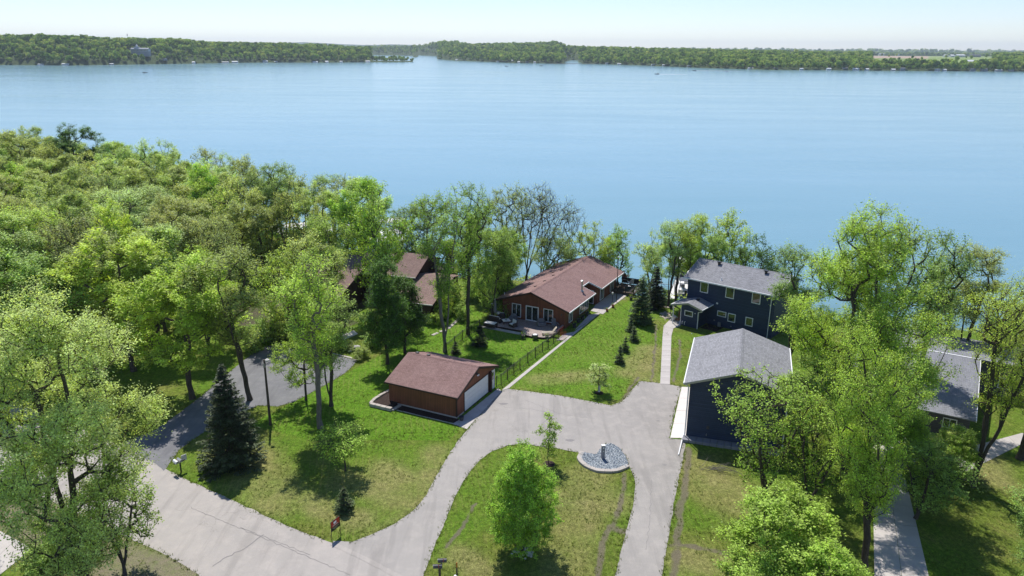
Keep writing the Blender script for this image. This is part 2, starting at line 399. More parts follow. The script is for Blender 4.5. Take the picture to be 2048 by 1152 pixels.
n1 = t.noise(co, .23, 5, .62); n2 = t.noise(co, 1.6, 6, .7); n3 = t.noise(co, 11, 5, .75); n4 = t.noise(co, 38, 3, .7)
st = t.noise(t.coord(scale=(3.2, .35, 1), rot=(0, 0, R(14))), 1.3, 4, .6)
lawn = t.ramp(n1, [(.3, (.085, .140, .018)), (.5, (.118, .160, .026)), (.72, (.165, .175, .048))])
lawn = t.mix(t.math('MULTIPLY', attr('lush'), .8), lawn, (.085, .205, .010))
dryc = t.ramp(n2, [(.3, (.19, .185, .07)), (.7, (.30, .265, .13))])
lawn = t.mix(t.math('MULTIPLY', attr('dry'), t.ramp(n3, [(.3, .45), (.7, 1.)])), lawn, dryc)
lawn = t.mix(t.math('MULTIPLY', t.ramp(n2, [(.55, 0.), (.78, 1.)]), .5), lawn, (.205, .205, .068))
lawn = t.mix(t.math('MULTIPLY', t.ramp(st, [(.5, 0.), (.7, 1.)]), .28), lawn, (.20, .195, .065))
lawn = t.mix(.85, lawn, t.ramp(n3, [(.25, .35), (.5, .98), (.75, 1.85)]), 'MULTIPLY')
lawn = t.mix(.6, lawn, t.ramp(n4, [(.25, .6), (.75, 1.4)]), 'MULTIPLY')
n5 = t.noise(co, 3.1, 7, .82); n6 = t.noise(t.coord(scale=(1.9, 1.2, 1)), 1.15, 6, .78)
lawn = t.mix(.9, lawn, t.ramp(n5, [(.34, .5), (.5, 1.), (.66, 1.6)]), 'MULTIPLY')
lawn = t.mix(.6, lawn, t.ramp(n6, [(.36, .62), (.5, 1.), (.66, 1.4)]), 'MULTIPLY')
mow = t.n('TexWave', wave_type='BANDS', bands_direction='X'); t.l(t.coord(rot=(0, 0, R(-10))), mow.inputs['Vector']); mow.inputs['Scale'].default_value = .55; mow.inputs['Distortion'].default_value = .35; mow.inputs['Detail'].default_value = 2; mow.inputs['Detail Scale'].default_value = .4
lawn = t.mix(t.math('MULTIPLY', t.ramp(mow.outputs['Fac'], [(.86, 0.), (.98, 1.)]), t.ramp(n1, [(.45, 0.), (.62, .28)])), lawn, (.27, .25, .10))
lawn = t.mix(1., lawn, (1.27, 1.25, 1.12), 'MULTIPLY')
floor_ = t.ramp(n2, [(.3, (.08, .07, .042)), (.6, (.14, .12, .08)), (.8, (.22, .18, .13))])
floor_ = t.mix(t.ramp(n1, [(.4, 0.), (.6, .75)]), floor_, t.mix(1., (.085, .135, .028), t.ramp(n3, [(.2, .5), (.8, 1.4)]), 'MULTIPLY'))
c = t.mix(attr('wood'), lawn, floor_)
dirtc = t.ramp(n3, [(.25, (.14, .12, .085)), (.7, (.26, .215, .165))])
c = t.mix(t.math('MULTIPLY', attr('tan'), t.ramp(n2, [(.3, .5), (.65, 1.)])), c, t.ramp(n3, [(.3, (.25, .2, .15)), (.7, (.40, .33, .26))]))
c = t.mix(t.ramp(t.math('ADD', attr('dirt'), t.math('MULTIPLY', n3, .35)), [(.45, 0.), (.85, .8)]), c, dirtc)
c = t.mix(attr('bank'), c, t.ramp(n3, [(.3, (.08, .075, .065)), (.7, (.24, .22, .19))]))
t.base(c); hh = t.math('ADD', t.math('ADD', n3, t.math('MULTIPLY', n5, 1.6)), t.math('MULTIPLY', n4, .8)); t.bump(hh, 1., .09)
M['ground'] = t.m
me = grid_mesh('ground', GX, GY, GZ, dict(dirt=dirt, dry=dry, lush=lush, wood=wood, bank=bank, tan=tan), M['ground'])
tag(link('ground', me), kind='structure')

# ------------------------------------------------------------------ paved sheets
def jitter(poly, amp, step=.5, closed=True):
    out = []; n = len(poly)
    for i in range(n if closed else n - 1):
        a = Vector(poly[i]); b = Vector(poly[(i + 1) % n]); k = max(1, int((b - a).length / step))
        for j in range(k):
            p = a.lerp(b, j / k); out.append((p.x + amp * (noise.noise((p.x * 1.7, p.y * 1.7, 3)) + .5 * noise.noise((p.x * 6, p.y * 6, 8))), p.y + amp * (noise.noise((p.x * 1.7, p.y * 1.7, 7)) + .5 * noise.noise((p.x * 6, p.y * 6, 2)))))
    return out
def smooth_poly(pts, it=2):
    for _ in range(it):
        q = []
        for i in range(len(pts)):
            a = pts[i]; b = pts[(i + 1) % len(pts)]
            q += [(.75 * a[0] + .25 * b[0], .75 * a[1] + .25 * b[1]), (.25 * a[0] + .75 * b[0], .25 * a[1] + .75 * b[1])]
        pts = q
    return pts
def sheet(name, poly, z, mat, holes=()):
    bm = bmesh.new(); edges = []
    for pl in (poly, *holes):
        vs = [bm.verts.new((x, y, z)) for x, y in pl]
        edges += [bm.edges.new((vs[i], vs[(i + 1) % len(vs)])) for i in range(len(vs))]
    bmesh.ops.triangle_fill(bm, use_beauty=True, use_dissolve=False, edges=edges)
    bmesh.ops.recalc_face_normals(bm, faces=bm.faces)
    if sum(f.normal.z for f in bm.faces) < 0: bmesh.ops.reverse_faces(bm, faces=bm.faces)
    me = bpy.data.meshes.new(name); bm.to_mesh(me); bm.free(); me.materials.append(mat)
    return tag(link(name, me), kind='structure')
def ribbon(name, pts, wd, z, mat, parent=None, wob=.0):
    mb = MB(); P = [Vector((*p, 0)) for p in pts]
    for i in range(len(P)):
        d = (P[min(i + 1, len(P) - 1)] - P[max(i - 1, 0)]).normalized(); nrm = Vector((-d.y, d.x, 0))
        ww = wd * (1 + wob * noise.noise((i * 1.3, wd * 50, 0))); off = nrm * wob * .15 * noise.noise((i * .9, 3, 1))
        for s_ in (-.5, .5):
            q = P[i] + off + nrm * ww * s_; mb.v.append((q.x, q.y, z))
        if i: n = 2 * i; mb.f.append((n - 2, n, n + 1, n - 1))
    o = mb.build(name, mat, parent)
    if not parent: tag(o, kind='structure')
    return o
def resamp(pts, step):
    out = []
    for a, b in zip(pts[:-1], pts[1:]):
        k = max(1, int(math.hypot(b[0] - a[0], b[1] - a[1]) / step)); out += [(a[0] + (b[0] - a[0]) * j / k, a[1] + (b[1] - a[1]) * j / k) for j in range(k)]
    return out + [pts[-1]]
street = PX((-420, 640), (-200, 700), (0, 788), (120, 838), (230, 888), (300, 921), (370, 958), (450, 993), (540, 1036), (600, 1062), (664, 1086), (730, 1116), (800, 1153), (870, 1195), (960, 1260), (900, 1420), (560, 1260), (400, 1152), (330, 1108), (240, 1068), (120, 1010), (0, 955), (-200, 880), (-420, 800))
o_street = sheet('street', jitter(street, .10), .008, M['street'])
drive = PX((664, 1082), (705, 1084), (742, 1070), (790, 1048), (828, 1020), (854, 988), (874, 950), (894, 915), (918, 880), (938, 856), (970, 815), (990, 793), (1008, 777), (1060, 783), (1130, 793), (1197, 806), (1222, 811), (1243, 804), (1260, 785), (1279, 762), (1320, 766), (1362, 773), (1350, 822), (1339, 876), (1373, 881), (1364, 925), (1355, 970), (1347, 1015), (1338, 1070), (1329, 1120), (1322, 1165), (1310, 1230), (1212, 1230), (1228, 1160), (1240, 1110), (1251, 1070), (1261, 1030), (1269, 990), (1271, 965), (1264, 945), (1259, 935))
drive += PX((1250, 912), (1240, 899), (1224, 889), (1208, 891), (1198, 903), (1192, 912), (1161, 906), (1125, 899), (1080, 893), (1045, 888), (1015, 891), (985, 902), (960, 920), (940, 943), (922, 970), (906, 1003), (890, 1045), (872, 1085), (860, 1118), (846, 1155), (838, 1190), (800, 1156), (730, 1120))
o_drive = sheet('driveway', jitter(drive, .11), .014, M['drive'])
ribbon('street_seam', resamp(PX((664, 1087), (730, 1118), (800, 1155), (860, 1192)), .4), .42, .019, M['street'], o_street, .3)
ribbon('asphalt_crack', resamp(PX((425, 1133), (447, 1118), (470, 1106), (490, 1097), (505, 1086), (515, 1077), (528, 1070)), .3), .07, .0185, M['crack'], o_street, 1.2)
for pts in (((1108, 975 - 160), (1106, 832), (1085, 846)), ((1050, 800), (1120, 828), (1190, 838)), ((1303, 960), (1300, 1040), (1292, 1100)), ((985, 800), (1010, 815), (1060, 818), (1100, 826)), ((620, 1110), (560, 1086), (480, 1055)), ((700, 1150), (560, 1090), (380, 1015))):
    ribbon('asphalt_crack', resamp(PX(*pts), .3), .035, .0195, M['crack'], o_drive if pts[0][0] > 800 else o_street, 1.2)
for (px, py, rx) in ((1007, 808, .45), (1140, 881, .42), (1329, 930, .2), (1316, 842, .2)):   # oil and patch stains laid on the asphalt
    x, y = at(px, py); o = sheet('patch', [(x + rx * math.cos(a) * (1 + .2 * math.sin(3 * a)), y + rx * .55 * math.sin(a)) for a in np.linspace(0, 2 * math.pi, 18)[:-1]], .020, M['crack']); o.parent = o_drive; del o['kind']
nd = PX((548, 689), (600, 694), (716, 721), (692, 745), (640, 776), (590, 803), (556, 813), (516, 811), (470, 832), (402, 868), (358, 900), (329, 941), (306, 925), (236, 890), (260, 880), (310, 860), (360, 825), (410, 786), (450, 752), (489, 719), (520, 697))
o_nd = sheet('neighbour_driveway', jitter(nd, .09), .012, M['dark_asphalt'])
o_ec = ribbon('concrete_edging', resamp(PX((548, 688), (600, 693), (700, 715), (716, 721)), .6), .28, .03, M['concrete'])

# concrete slabs laid one by one
def slabs(parent, a0, a1, b0, b1, n, z=.03, gap=.03, m=1, mat='concrete', name='slab'):
    """quad a0->a1 (one side), b0->b1 (other side), n slabs along, m across"""
    def L(p, q, t): return (p[0] + (q[0] - p[0]) * t, p[1] + (q[1] - p[1]) * t)
    for i in range(n):
        for j in range(m):
            t0, t1 = i / n, (i + 1) / n; s0, s1 = j / m, (j + 1) / m
            ln = math.hypot(a1[0] - a0[0], a1[1] - a0[1]) / n; wd = math.hypot(b0[0] - a0[0], b0[1] - a0[1]) / m
            e = gap / ln / n; g = gap / wd / m
            def q(t, s_): return L(L(a0, a1, t), L(b0, b1, t), s_)
            P4 = [q(t0 + e / 2, s0 + g / 2), q(t0 + e / 2, s1 - g / 2), q(t1 - e / 2, s1 - g / 2), q(t1 - e / 2, s0 + g / 2)]
            cx = sum(p[0] for p in P4) / 4; cy = sum(p[1] for p in P4) / 4
            zz = z + random.uniform(-.003, .003)
            A = sum(P4[k][0] * P4[(k + 1) % 4][1] - P4[(k + 1) % 4][0] * P4[k][1] for k in range(4))
            if A < 0: P4 = P4[::-1]
            mb = MB().prism([(p[0] - cx, p[1] - cy) for p in P4], -.1, 0)
            o = mb.build(name, M[mat], parent); o.location = (cx, cy, zz)
def walk(name):
    return empty(name, (0, 0, 0), kind='structure')
S1 = walk('side_walk')
slabs(S1, at(1003, 781), at(1128, 681), at(1018, 777), at(1145, 672), 13, .045)
slabs(S1, at(1128, 681), at(1152, 661), at(1145, 672), at(1191, 634), 3, .045)
slabs(S1, at(1150, 660), at(1178, 630), at(1191, 634), at(1202, 626), 2, .05)
slabs(S1, at(1181, 622), at(1196, 604), at(1206, 629), at(1228, 611), 2, .05, m=2)
slabs(S1, at(1197, 606), at(1232, 575), at(1228, 611), at(1264, 584), 5, .05, m=2)
slabs(S1, at(1112, 681), at(1128, 668), at(1126, 681), at(1148, 664), 2, .04)
S2 = walk('garage_apron')
slabs(S2, at(915, 842), at(996, 777), at(936, 856), at(1003, 782), 5, .035, m=1)
slabs(S2, at(905, 848), at(915, 842), at(934, 859), at(937, 855), 1, .04)
S3 = walk('front_walk')
slabs(S3, at(1320, 768), at(1325, 672), at(1340, 769), at(1343, 672), 9, .035)
slabs(S3, at(1325, 672), at(1327, 652), at(1343, 672), at(1347, 657), 1, .035)
slabs(S3, at(1327, 652), at(1340, 639), at(1347, 657), at(1361, 652), 1, .035)
slabs(S3, at(1340, 639), at(1347, 628), at(1361, 652), at(1362, 640), 1, .035)
S4 = walk('garage_pad')
slabs(S4, at(1363, 774), at(1340, 876), at(1385, 775), at(1374, 877), 4, .035, mat='pad')
S5 = walk('concrete_driveway')
slabs(S5, at(1749, 1195), at(1745, 930), at(1868, 1195), at(1808, 945), 6, .03, m=2)
slabs(S5, at(1745, 930), at(1742, 835), at(1808, 945), at(1900, 860), 3, .03, m=2)
slabs(S5, at(1900, 905), at(2045, 866), at(1925, 948), at(2060, 880), 5, .034)
slabs(S5, at(1600, 1150), at(1700, 1140), at(1600, 1200), at(1720, 1200), 3, .03)
S6 = walk('left_concrete_drive')
slabs(S6, at(0, 1062), at(66, 1098), at(-60, 1125), at(0, 1150), 2, .03)
slabs(S6, at(-60, 1030), at(0, 1062), at(-140, 1095), at(-60, 1125), 2, .03)
S7 = walk('neighbour_walk')
slabs(S7, at(676, 672), at(708, 661), at(684, 682), at(716, 668), 2, .03, mat='pad')

# ------------------------------------------------------------------ lake
def water():
    t = NT('lake_water', .09, .5); t.b.inputs['IOR'].default_value = 1.333
    co = t.coord(); p1 = t.noise(t.coord(scale=(.35, 1, 1)), .012, 3, .55, .6)
    p2 = t.noise(t.coord(scale=(.18, 1, 1), rot=(0, 0, R(4))), .035, 3, .6, .3)
    c = t.ramp(p1, [(.35, (.14, .27, .305)), (.7, (.175, .305, .34))])
    sx = t.n('Attribute', attribute_name='shallow')
    c = t.mix(sx.outputs['Fac'], c, (.085, .17, .16)); t.base(c)
    t.l(t.ramp(p2, [(.3, .13), (.8, .2)]), t.b.inputs['Roughness'])
    w1 = t.noise(t.coord(scale=(.55, 1, 1), rot=(0, 0, R(10))), .55, 4, .65); w2 = t.noise(t.coord(scale=(.4, 1, 1), rot=(0, 0, R(-12))), .06, 3, .5)
    h = t.math('ADD', w1, t.math('MULTIPLY', w2, 1.5)); t.bump(h, .16, .4)
    return t.m
M['water'] = water()
wxs = np.unique(np.concatenate([[-16000, -8000, -4000, -2000, -1000, -500, -300, -200], np.arange(-150, 150, 3.), [200, 300, 500, 1000, 2000, 4000, 8000, 16000]]))
wys = np.unique(np.concatenate([[60, 80, 90], np.arange(96, 210, 3.), [220, 250, 300, 400, 700, 1200, 2000, 4000, 8000, 16000]]))
WX, WY = np.meshgrid(wxs, wys); sdw = shore_d(WX, WY)
me = grid_mesh('lake', WX, WY, np.full(WX.shape, WATER_Z), dict(shallow=sm(-13, 0, sdw) * .8), M['water'])
tag(link('lake', me), kind='structure')

# ------------------------------------------------------------------ far shore
def far_at(px, py, D):
    x, f, d = ray(px, py); k = D / f; return Vector((x * k, D, CH + d * k))
def shoreD(px, py):
    x, f, d = ray(px, py); return (CH - WATER_Z) * f / -d
def tabf(tab, px): a = np.array(tab, float); return np.interp(px, a[:, 0], a[:, 1])
shA = [(-500, 128), (0, 130), (130, 131), (400, 127), (512, 125), (640, 125.2), (740, 124.5), (826, 124.3), (829, 110), (870, 112), (874, 118.5), (905, 121), (940, 122.3), (1024, 126), (1100, 127), (1126, 127.2), (1129, 120), (1156, 120.5), (1159, 127), (1190, 128), (1300, 131.5), (1400, 136), (1536, 140), (1700, 141), (1900, 142.5), (2048, 143.5), (2500, 146)]
inlA = [(700, 124), (738, 121.5), (826, 122.3)]            # where the spit ends and the bay behind begins
inlB = [(700, 109.5), (740, 110), (830, 111.5), (880, 113)]
skyl = [(-500, 78), (0, 75), (130, 75), (250, 80), (350, 80), (400, 84), (500, 89), (560, 88), (640, 92), (700, 96), (760, 95), (825, 94), (845, 91), (870, 87.5), (905, 88.5), (940, 93), (1000, 91.5), (1060, 91), (1110, 90), (1130, 93), (1160, 95.5), (1200, 97), (1300, 99), (1400, 101), (1536, 103.3), (1700, 105), (2048, 107.5), (2500, 110)]
cols = np.arange(-420, 2460, 6.)
rowsD = np.concatenate([np.arange(1300, 3300, 20), np.geomspace(3300, 16000, 60)])
CP, CD = np.meshgrid(cols, rowsD)
sA = np.array([shoreD(p, tabf(shA, p)) for p in cols])
iA = np.array([shoreD(p, tabf(inlA, p)) for p in cols]); iB = np.array([shoreD(p, tabf(inlB, p)) for p in cols])
hasI = (cols > 738) & (cols < 826)
def crestD(p, s): return np.where(p < 640, s + 480, np.where(p < 740, s + 700, np.where(p < 1120, np.maximum(s + 500, 5200), np.where(p < 1300, 3600, 3300 + (p - 1300) * .6))))
back = np.where(hasI, iB, sA)
cD = np.maximum(crestD(cols, back), back + 350)
slope_up = []
for p, D_ in zip(cols, cD):
    x, f, d = ray(p, tabf(skyl, p)); slope_up.append(CH + d / f * D_)
cz = np.array(slope_up) - 13
def terr(P_, D_):
    """ground height of the far country at bearing column P_, distance D_"""
    s0 = np.interp(P_, cols, sA); bk = np.interp(P_, cols, back); c_ = np.interp(P_, cols, cD); z_ = np.interp(P_, cols, cz)
    hi = np.interp(P_, cols, hasI.astype(float)) > .5; ia = np.interp(P_, cols, iA)
    u = np.clip((D_ - bk) / (c_ - bk), 0, None)
    sh = np.where(u < 1, u ** .8 * (3 - 2 * np.minimum(u, 1)) / 1.0 * np.where(u < 1, 1, 1), 1); sh = np.minimum(sh, 1)
    z = -1.6 + (z_ + 1.6) * sh
    z = np.where(u > 1, -1.6 + (z_ + 1.6) * np.exp(-(u - 1) * .8) + 0, z)
    X_ = (P_ - 1024) / FOC * D_
    rough = (fbm(X_, D_, 170, 3, 51) - .5) * 10 * sm(60, 260, D_ - bk) * (z_ > 25)
    z = z + rough
    # far plain: keep near its skyline so nothing sinks behind
    land = D_ >= bk
    spit = hi & (D_ >= s0) & (D_ <= ia)
    return np.where(land, np.maximum(z, -2.2), np.where(spit, -2.0, -9.)), land | spit
TZ, TL = terr(CP, CD)
TX = (CP - 1024) / FOC * CD * 1.043
# bearing column -> x uses the same relation everywhere
def colx(P_, D_): return (P_ - 1024) / FOC * D_ / 1.043
TX = colx(CP, CD)
PYa = 576 + 0 * CP
# fields on the low country at the right
def py_of(P_, D_, z_):
    dz = z_ - CH; d = D_ * math.cos(PIT) - dz * math.sin(PIT); u = D_ * math.sin(PIT) + dz * math.cos(PIT)
    b = u / d; a = (P_ - 1024) / FOC
    c, s = math.cos(ROLL), math.sin(ROLL); return 576 - FOC * (-s * a + c * b)
FY = py_of(CP, CD, TZ)
fieldm = (CP > 1738) & (CP < 1980) & (CD > 1900) & (CD < 4300)
brownf = fieldm & (CP < 1850) & (CD > 2300) & (CD < 3400)
f2 = (CP > 1560) & (CP < 1700) & (CD > 2300) & (CD < 3300)
t = NT('far_land', .95, .1); co = t.coord(); n1 = t.noise(co, .004, 4); n2 = t.noise(co, .03, 4, .7)
c = t.ramp(n2, [(.3, (.04, .06, .025)), (.7, (.07, .10, .04))])
c = t.mix(t.n('Attribute', attribute_name='field').outputs['Fac'], c, t.ramp(n1, [(.4, (.17, .24, .07)), (.6, (.24, .29, .11))]))
c = t.mix(t.n('Attribute', attribute_name='plough').outputs['Fac'], c, (.36, .27, .21)); t.base(c); M['far_land'] = t.m
me = grid_mesh('far_shore_land', TX, CD, TZ, dict(field=(fieldm | f2), plough=brownf), M['far_land'])
tag(link('far_shore_land', me), kind='structure')
# faint blue ridge beyond everything
mb = MB(); n = 0
rid = [(380, 86), (440, 86), (500, 84.5), (545, 86.5), (600, 84.3), (625, 85), (690, 88.5), (740, 90), (790, 88.5), (830, 90), (880, 92), (960, 94), (1100, 97)]
for i, px in enumerate(np.arange(340, 1110, 6)):
    py = tabf(rid, px) + .6 * noise.noise((px * .07, 0, 0)); p = far_at(px, py, 11500)
    mb.v += [(p.x, 10700, -5), (p.x, 11500, p.z), (p.x, 12500, -5)]
    if i: k = 3 * i; mb.f += [(k - 3, k, k + 1, k - 2), (k - 2, k + 1, k + 2, k - 1)]
tag(mb.build('far_hills', M['far_land']), kind='structure')
# ------------------------------------------------------------------ tree makers
def mesh_np(name, V, F, mat, rnd=None, smooth=False, k=4):
    me = bpy.data.meshes.new(name); nv, nf = len(V), len(F)
    me.vertices.add(nv); me.vertices.foreach_set('co', np.asarray(V, np.float32).ravel())
    me.loops.add(nf * k); me.loops.foreach_set('vertex_index', np.asarray(F, np.int32).ravel())
    me.polygons.add(nf); me.polygons.foreach_set('loop_start', np.arange(0, nf * k, k, dtype=np.int32))
    if smooth: me.polygons.foreach_set('use_smooth', np.ones(nf, bool))
    me.update(calc_edges=True)
    if rnd is not None:
        a = me.attributes.new('rnd', 'FLOAT', 'FACE'); a.data.foreach_set('value', np.asarray(rnd, np.float32))
    me.materials.append(mat); return me
def seg_mesh(P0, P1, R0, R1, k=5):
    P0 = np.asarray(P0, float); P1 = np.asarray(P1, float); R0 = np.asarray(R0, float); R1 = np.asarray(R1, float)
    d = P1 - P0; L = np.linalg.norm(d, axis=1, keepdims=True) + 1e-9; d = d / L
    ref = np.where(np.abs(d[:, 2:3]) < .9, [[0, 0, 1.]], [[1., 0, 0]]); a = np.cross(d, ref); a /= np.linalg.norm(a, axis=1, keepdims=True); b = np.cross(d, a)
    an = np.arange(k) * 2 * np.pi / k; ca, sa = np.cos(an), np.sin(an)
    off = a[:, None, :] * ca[None, :, None] + b[:, None, :] * sa[None, :, None]
    V = np.concatenate([P0[:, None] + off * R0[:, None, None], (P1 + d * R1[:, None] * .4)[:, None] + off * R1[:, None, None]], 1).reshape(-1, 3)
    base = (np.arange(len(P0)) * 2 * k)[:, None, None]; i = np.arange(k)
    q = np.stack([i, k + i, k + (i + 1) % k, (i + 1) % k], -1)[None]
    return V, (base + q).reshape(-1, 4)
def leaf_quads(C, size, rng, up=.5, asp=.62, outward=None):
    n = len(C); nr = rng.normal(size=(n, 3)); nr[:, 2] = np.abs(nr[:, 2]) + up
    if outward is not None: nr += outward * .5
    nr /= np.linalg.norm(nr, axis=1, keepdims=True)
    a = np.cross(nr, rng.normal(size=(n, 3))); a /= np.linalg.norm(a, axis=1, keepdims=True) + 1e-9; b = np.cross(nr, a)
    s = size * rng.uniform(.65, 1.35, (n, 1))
    V = np.stack([C - a * s * .5, C - b * s * asp * .5 + a * s * .08, C + a * s * .5, C + b * s * asp * .5 + a * s * .08], 1).reshape(-1, 3)
    return V, np.arange(n * 4).reshape(-1, 4)
def make_tree(seed, h, Rc, bare=.3, prof='round', natt=330, nleaf=60, leaf=.2, sig=.5, tr=.28, stems=1, spread=.0, lobes=12, lean=0., asc=.5, density=1., flat=.7, twigs=3):
    """returns trunk mesh and crown mesh: a skeleton grown to clumped twig tips, leaves round the tips"""
    rng = np.random.default_rng(seed)
    z0 = h * bare
    def pr(t):
        t = np.clip(t, 0, 1)
        if prof == 'round': return (np.sin(np.pi * np.clip(t * .93 + .05, 0, 1))) ** .6
        if prof == 'vase': return np.clip((t + .12) ** .7, 0, 1) * (1 - np.clip((t - .7) / .3, 0, 1) ** 2.2 * .75)
        if prof == 'ovoid': return np.where(t < .35, .55 + .45 * np.sin(np.pi / 2 * t / .35), np.cos(np.pi / 2 * (t - .35) / .68) ** .75)
        return np.clip(1.15 - t, .05, 1)
    L = []
    while len(L) < lobes:
        t = rng.uniform(.02, .97); an = rng.uniform(0, 2 * np.pi); rr = Rc * pr(t) * rng.uniform(.35, .95) * rng.uniform(.8, 1.15)
        q = np.array([rr * np.cos(an), rr * np.sin(an), z0 + t * (h - z0)])
        if all(np.linalg.norm((q - p[:3]) * [1, 1, .9]) > Rc * .38 for p in L) or rng.random() < .08: L.append(np.append(q, Rc * rng.uniform(.26, .42)))
    A = []
    while len(A) < natt:
        l = L[rng.integers(len(L))]; v = rng.normal(size=3); v /= np.linalg.norm(v); v[2] *= .8
        q = l[:3] + v * l[3] * rng.uniform(.35, 1.) ** .5
        t = (q[2] - z0) / (h - z0)
        if -.08 < t < 1.03 and np.hypot(q[0], q[1]) < Rc * pr(t) * 1.12 + .3: A.append(q)
    A = np.array(A)
    # trunk(s)
    N = [np.zeros(3)]; par = [-1]; plen = [0.]
    la = rng.uniform(0, 6.28)
    for s_ in range(stems):
        an = la + s_ * 2 * np.pi / stems + rng.uniform(-.4, .4); p = 0; top = h * rng.uniform(.72, .86); nseg = max(6, int(top / .9))
        if s_ and spread < .5: pass
        wob = rng.normal(size=2) * .1
        fork = 0 if stems == 1 else h * rng.uniform(.04, .16)
        for i in range(1, nseg + 1):
            z = top * i / nseg; f = max(0, z - fork) / h
            wob = wob * .8 + rng.normal(size=2) * .07 * (h / 16)
            q = np.array([np.cos(an) * spread * Rc * f * 1.1 + wob[0] + lean * z * .1, np.sin(an) * spread * Rc * f * 1.1 + wob[1], z])
            N.append(q); par.append(p); plen.append(plen[p] + np.linalg.norm(q - N[p])); p = len(N) - 1
    N = np.array(N); par = list(par); plen = np.array(plen)
    start_ok = N[:, 2] > z0 * .75
    A[:, 0] += lean * A[:, 2] * .1
    order = np.argsort(np.linalg.norm((A - [lean * z0 * .1, 0, z0]) * [1, 1, .7], axis=1))
    tips = []
    ok = list(start_ok); Nl = [N]; arr = N; plen = list(plen)
    for a in A[order]:
        d = arr - a; dist = np.linalg.norm(d, axis=1)
        cost = dist + asc * np.maximum(0, arr[:, 2] - a[2] + .55 * np.hypot(d[:, 0], d[:, 1])) + .10 * np.array(plen) + np.where(ok, 0, 1e3)
        j = int(np.argmin(cost)); b = arr[j]; n_ = max(1, int(dist[j] / .75)); p = j; new = []
        for i in range(1, n_ + 1):
            t = i / n_; q = b + (a - b) * t
            q = q + np.array([0, 0, -.16 * dist[j] * math.sin(math.pi * t) * (1 if a[2] > b[2] else -.5)]) + rng.normal(size=3) * .05 * min(1, dist[j]) * (t < 1)
            new.append(q); par.append(p); plen.append(plen[p] + dist[j] / n_); ok.append(True); p = len(arr) + len(new) - 1
        arr = np.vstack([arr, new]); tips.append(p)
    cnt = np.zeros(len(arr)); 
    for t_ in tips: cnt[t_] += 1
    for i in range(len(arr) - 1, 0, -1): cnt[par[i]] += cnt[i]
    rad = .016 + (tr - .016) * (cnt / max(cnt[0], 1)) ** .52
    rad = np.maximum(rad, .014)
    # trunk taper
    I = np.arange(1, len(arr)); Pp = np.array(par)[I]
    rp = rad[Pp]; rc = rad[I]; rp = np.where(cnt[Pp] > 2.2 * cnt[I], np.minimum(rp, rc * 1.35), rp)
    flare = np.where(arr[Pp][:, 2] < .3, 1.35, 1.)
    big = rc > .045
    V1, F1 = seg_mesh(arr[Pp][big], arr[I][big], (rp * flare)[big], rc[big], 7)
    V2, F2 = seg_mesh(arr[Pp][~big], arr[I][~big], rp[~big], rc[~big], 3)
    TP = arr[tips]; dirn = TP - arr[np.array(par)[tips]]; dirn /= np.linalg.norm(dirn, axis=1, keepdims=True) + 1e-9
    # short twigs fanning out of every tip
    tw = np.repeat(TP, twigs, 0); td = np.repeat(dirn, twigs, 0) + rng.normal(size=(len(tw), 3)) * .6 + [0, 0, .25]; td /= np.linalg.norm(td, axis=1, keepdims=True)
    tl = rng.uniform(.5, 1.25, (len(tw), 1)) * sig * 1.9; te = tw + td * tl
    V3, F3 = seg_mesh(tw - td * .05, te, np.full(len(tw), .014), np.full(len(tw), .006), 3)
    o2 = len(V1); o3 = o2 + len(V2)
    trunk = (np.vstack([V1, V2, V3]), np.vstack([F1, F2 + o2, F3 + o3]))
    nl = int(nleaf * density / twigs)
    u = rng.uniform(.05, 1.1, (len(tw), nl, 1)); C = tw[:, None] + td[:, None] * tl[:, None] * u + rng.normal(size=(len(tw), nl, 3)) * sig * [.42, .42, .42 * flat]
    tipv = np.repeat(rng.uniform(-.2, .2, len(TP)), twigs)
    rv = np.clip(rng.uniform(.15, .85, (len(tw), nl)) + tipv[:, None], 0, 1).ravel()
    C = C.reshape(-1, 3); cen = np.array([lean * h * .06, 0, h * .6]); outw = (C - cen) / (np.linalg.norm(C - cen, axis=1, keepdims=True) + 1e-9)
    V4, F4 = leaf_quads(C, leaf, rng, 1.0, outward=outw)
    return trunk, (V4, F4, rv)
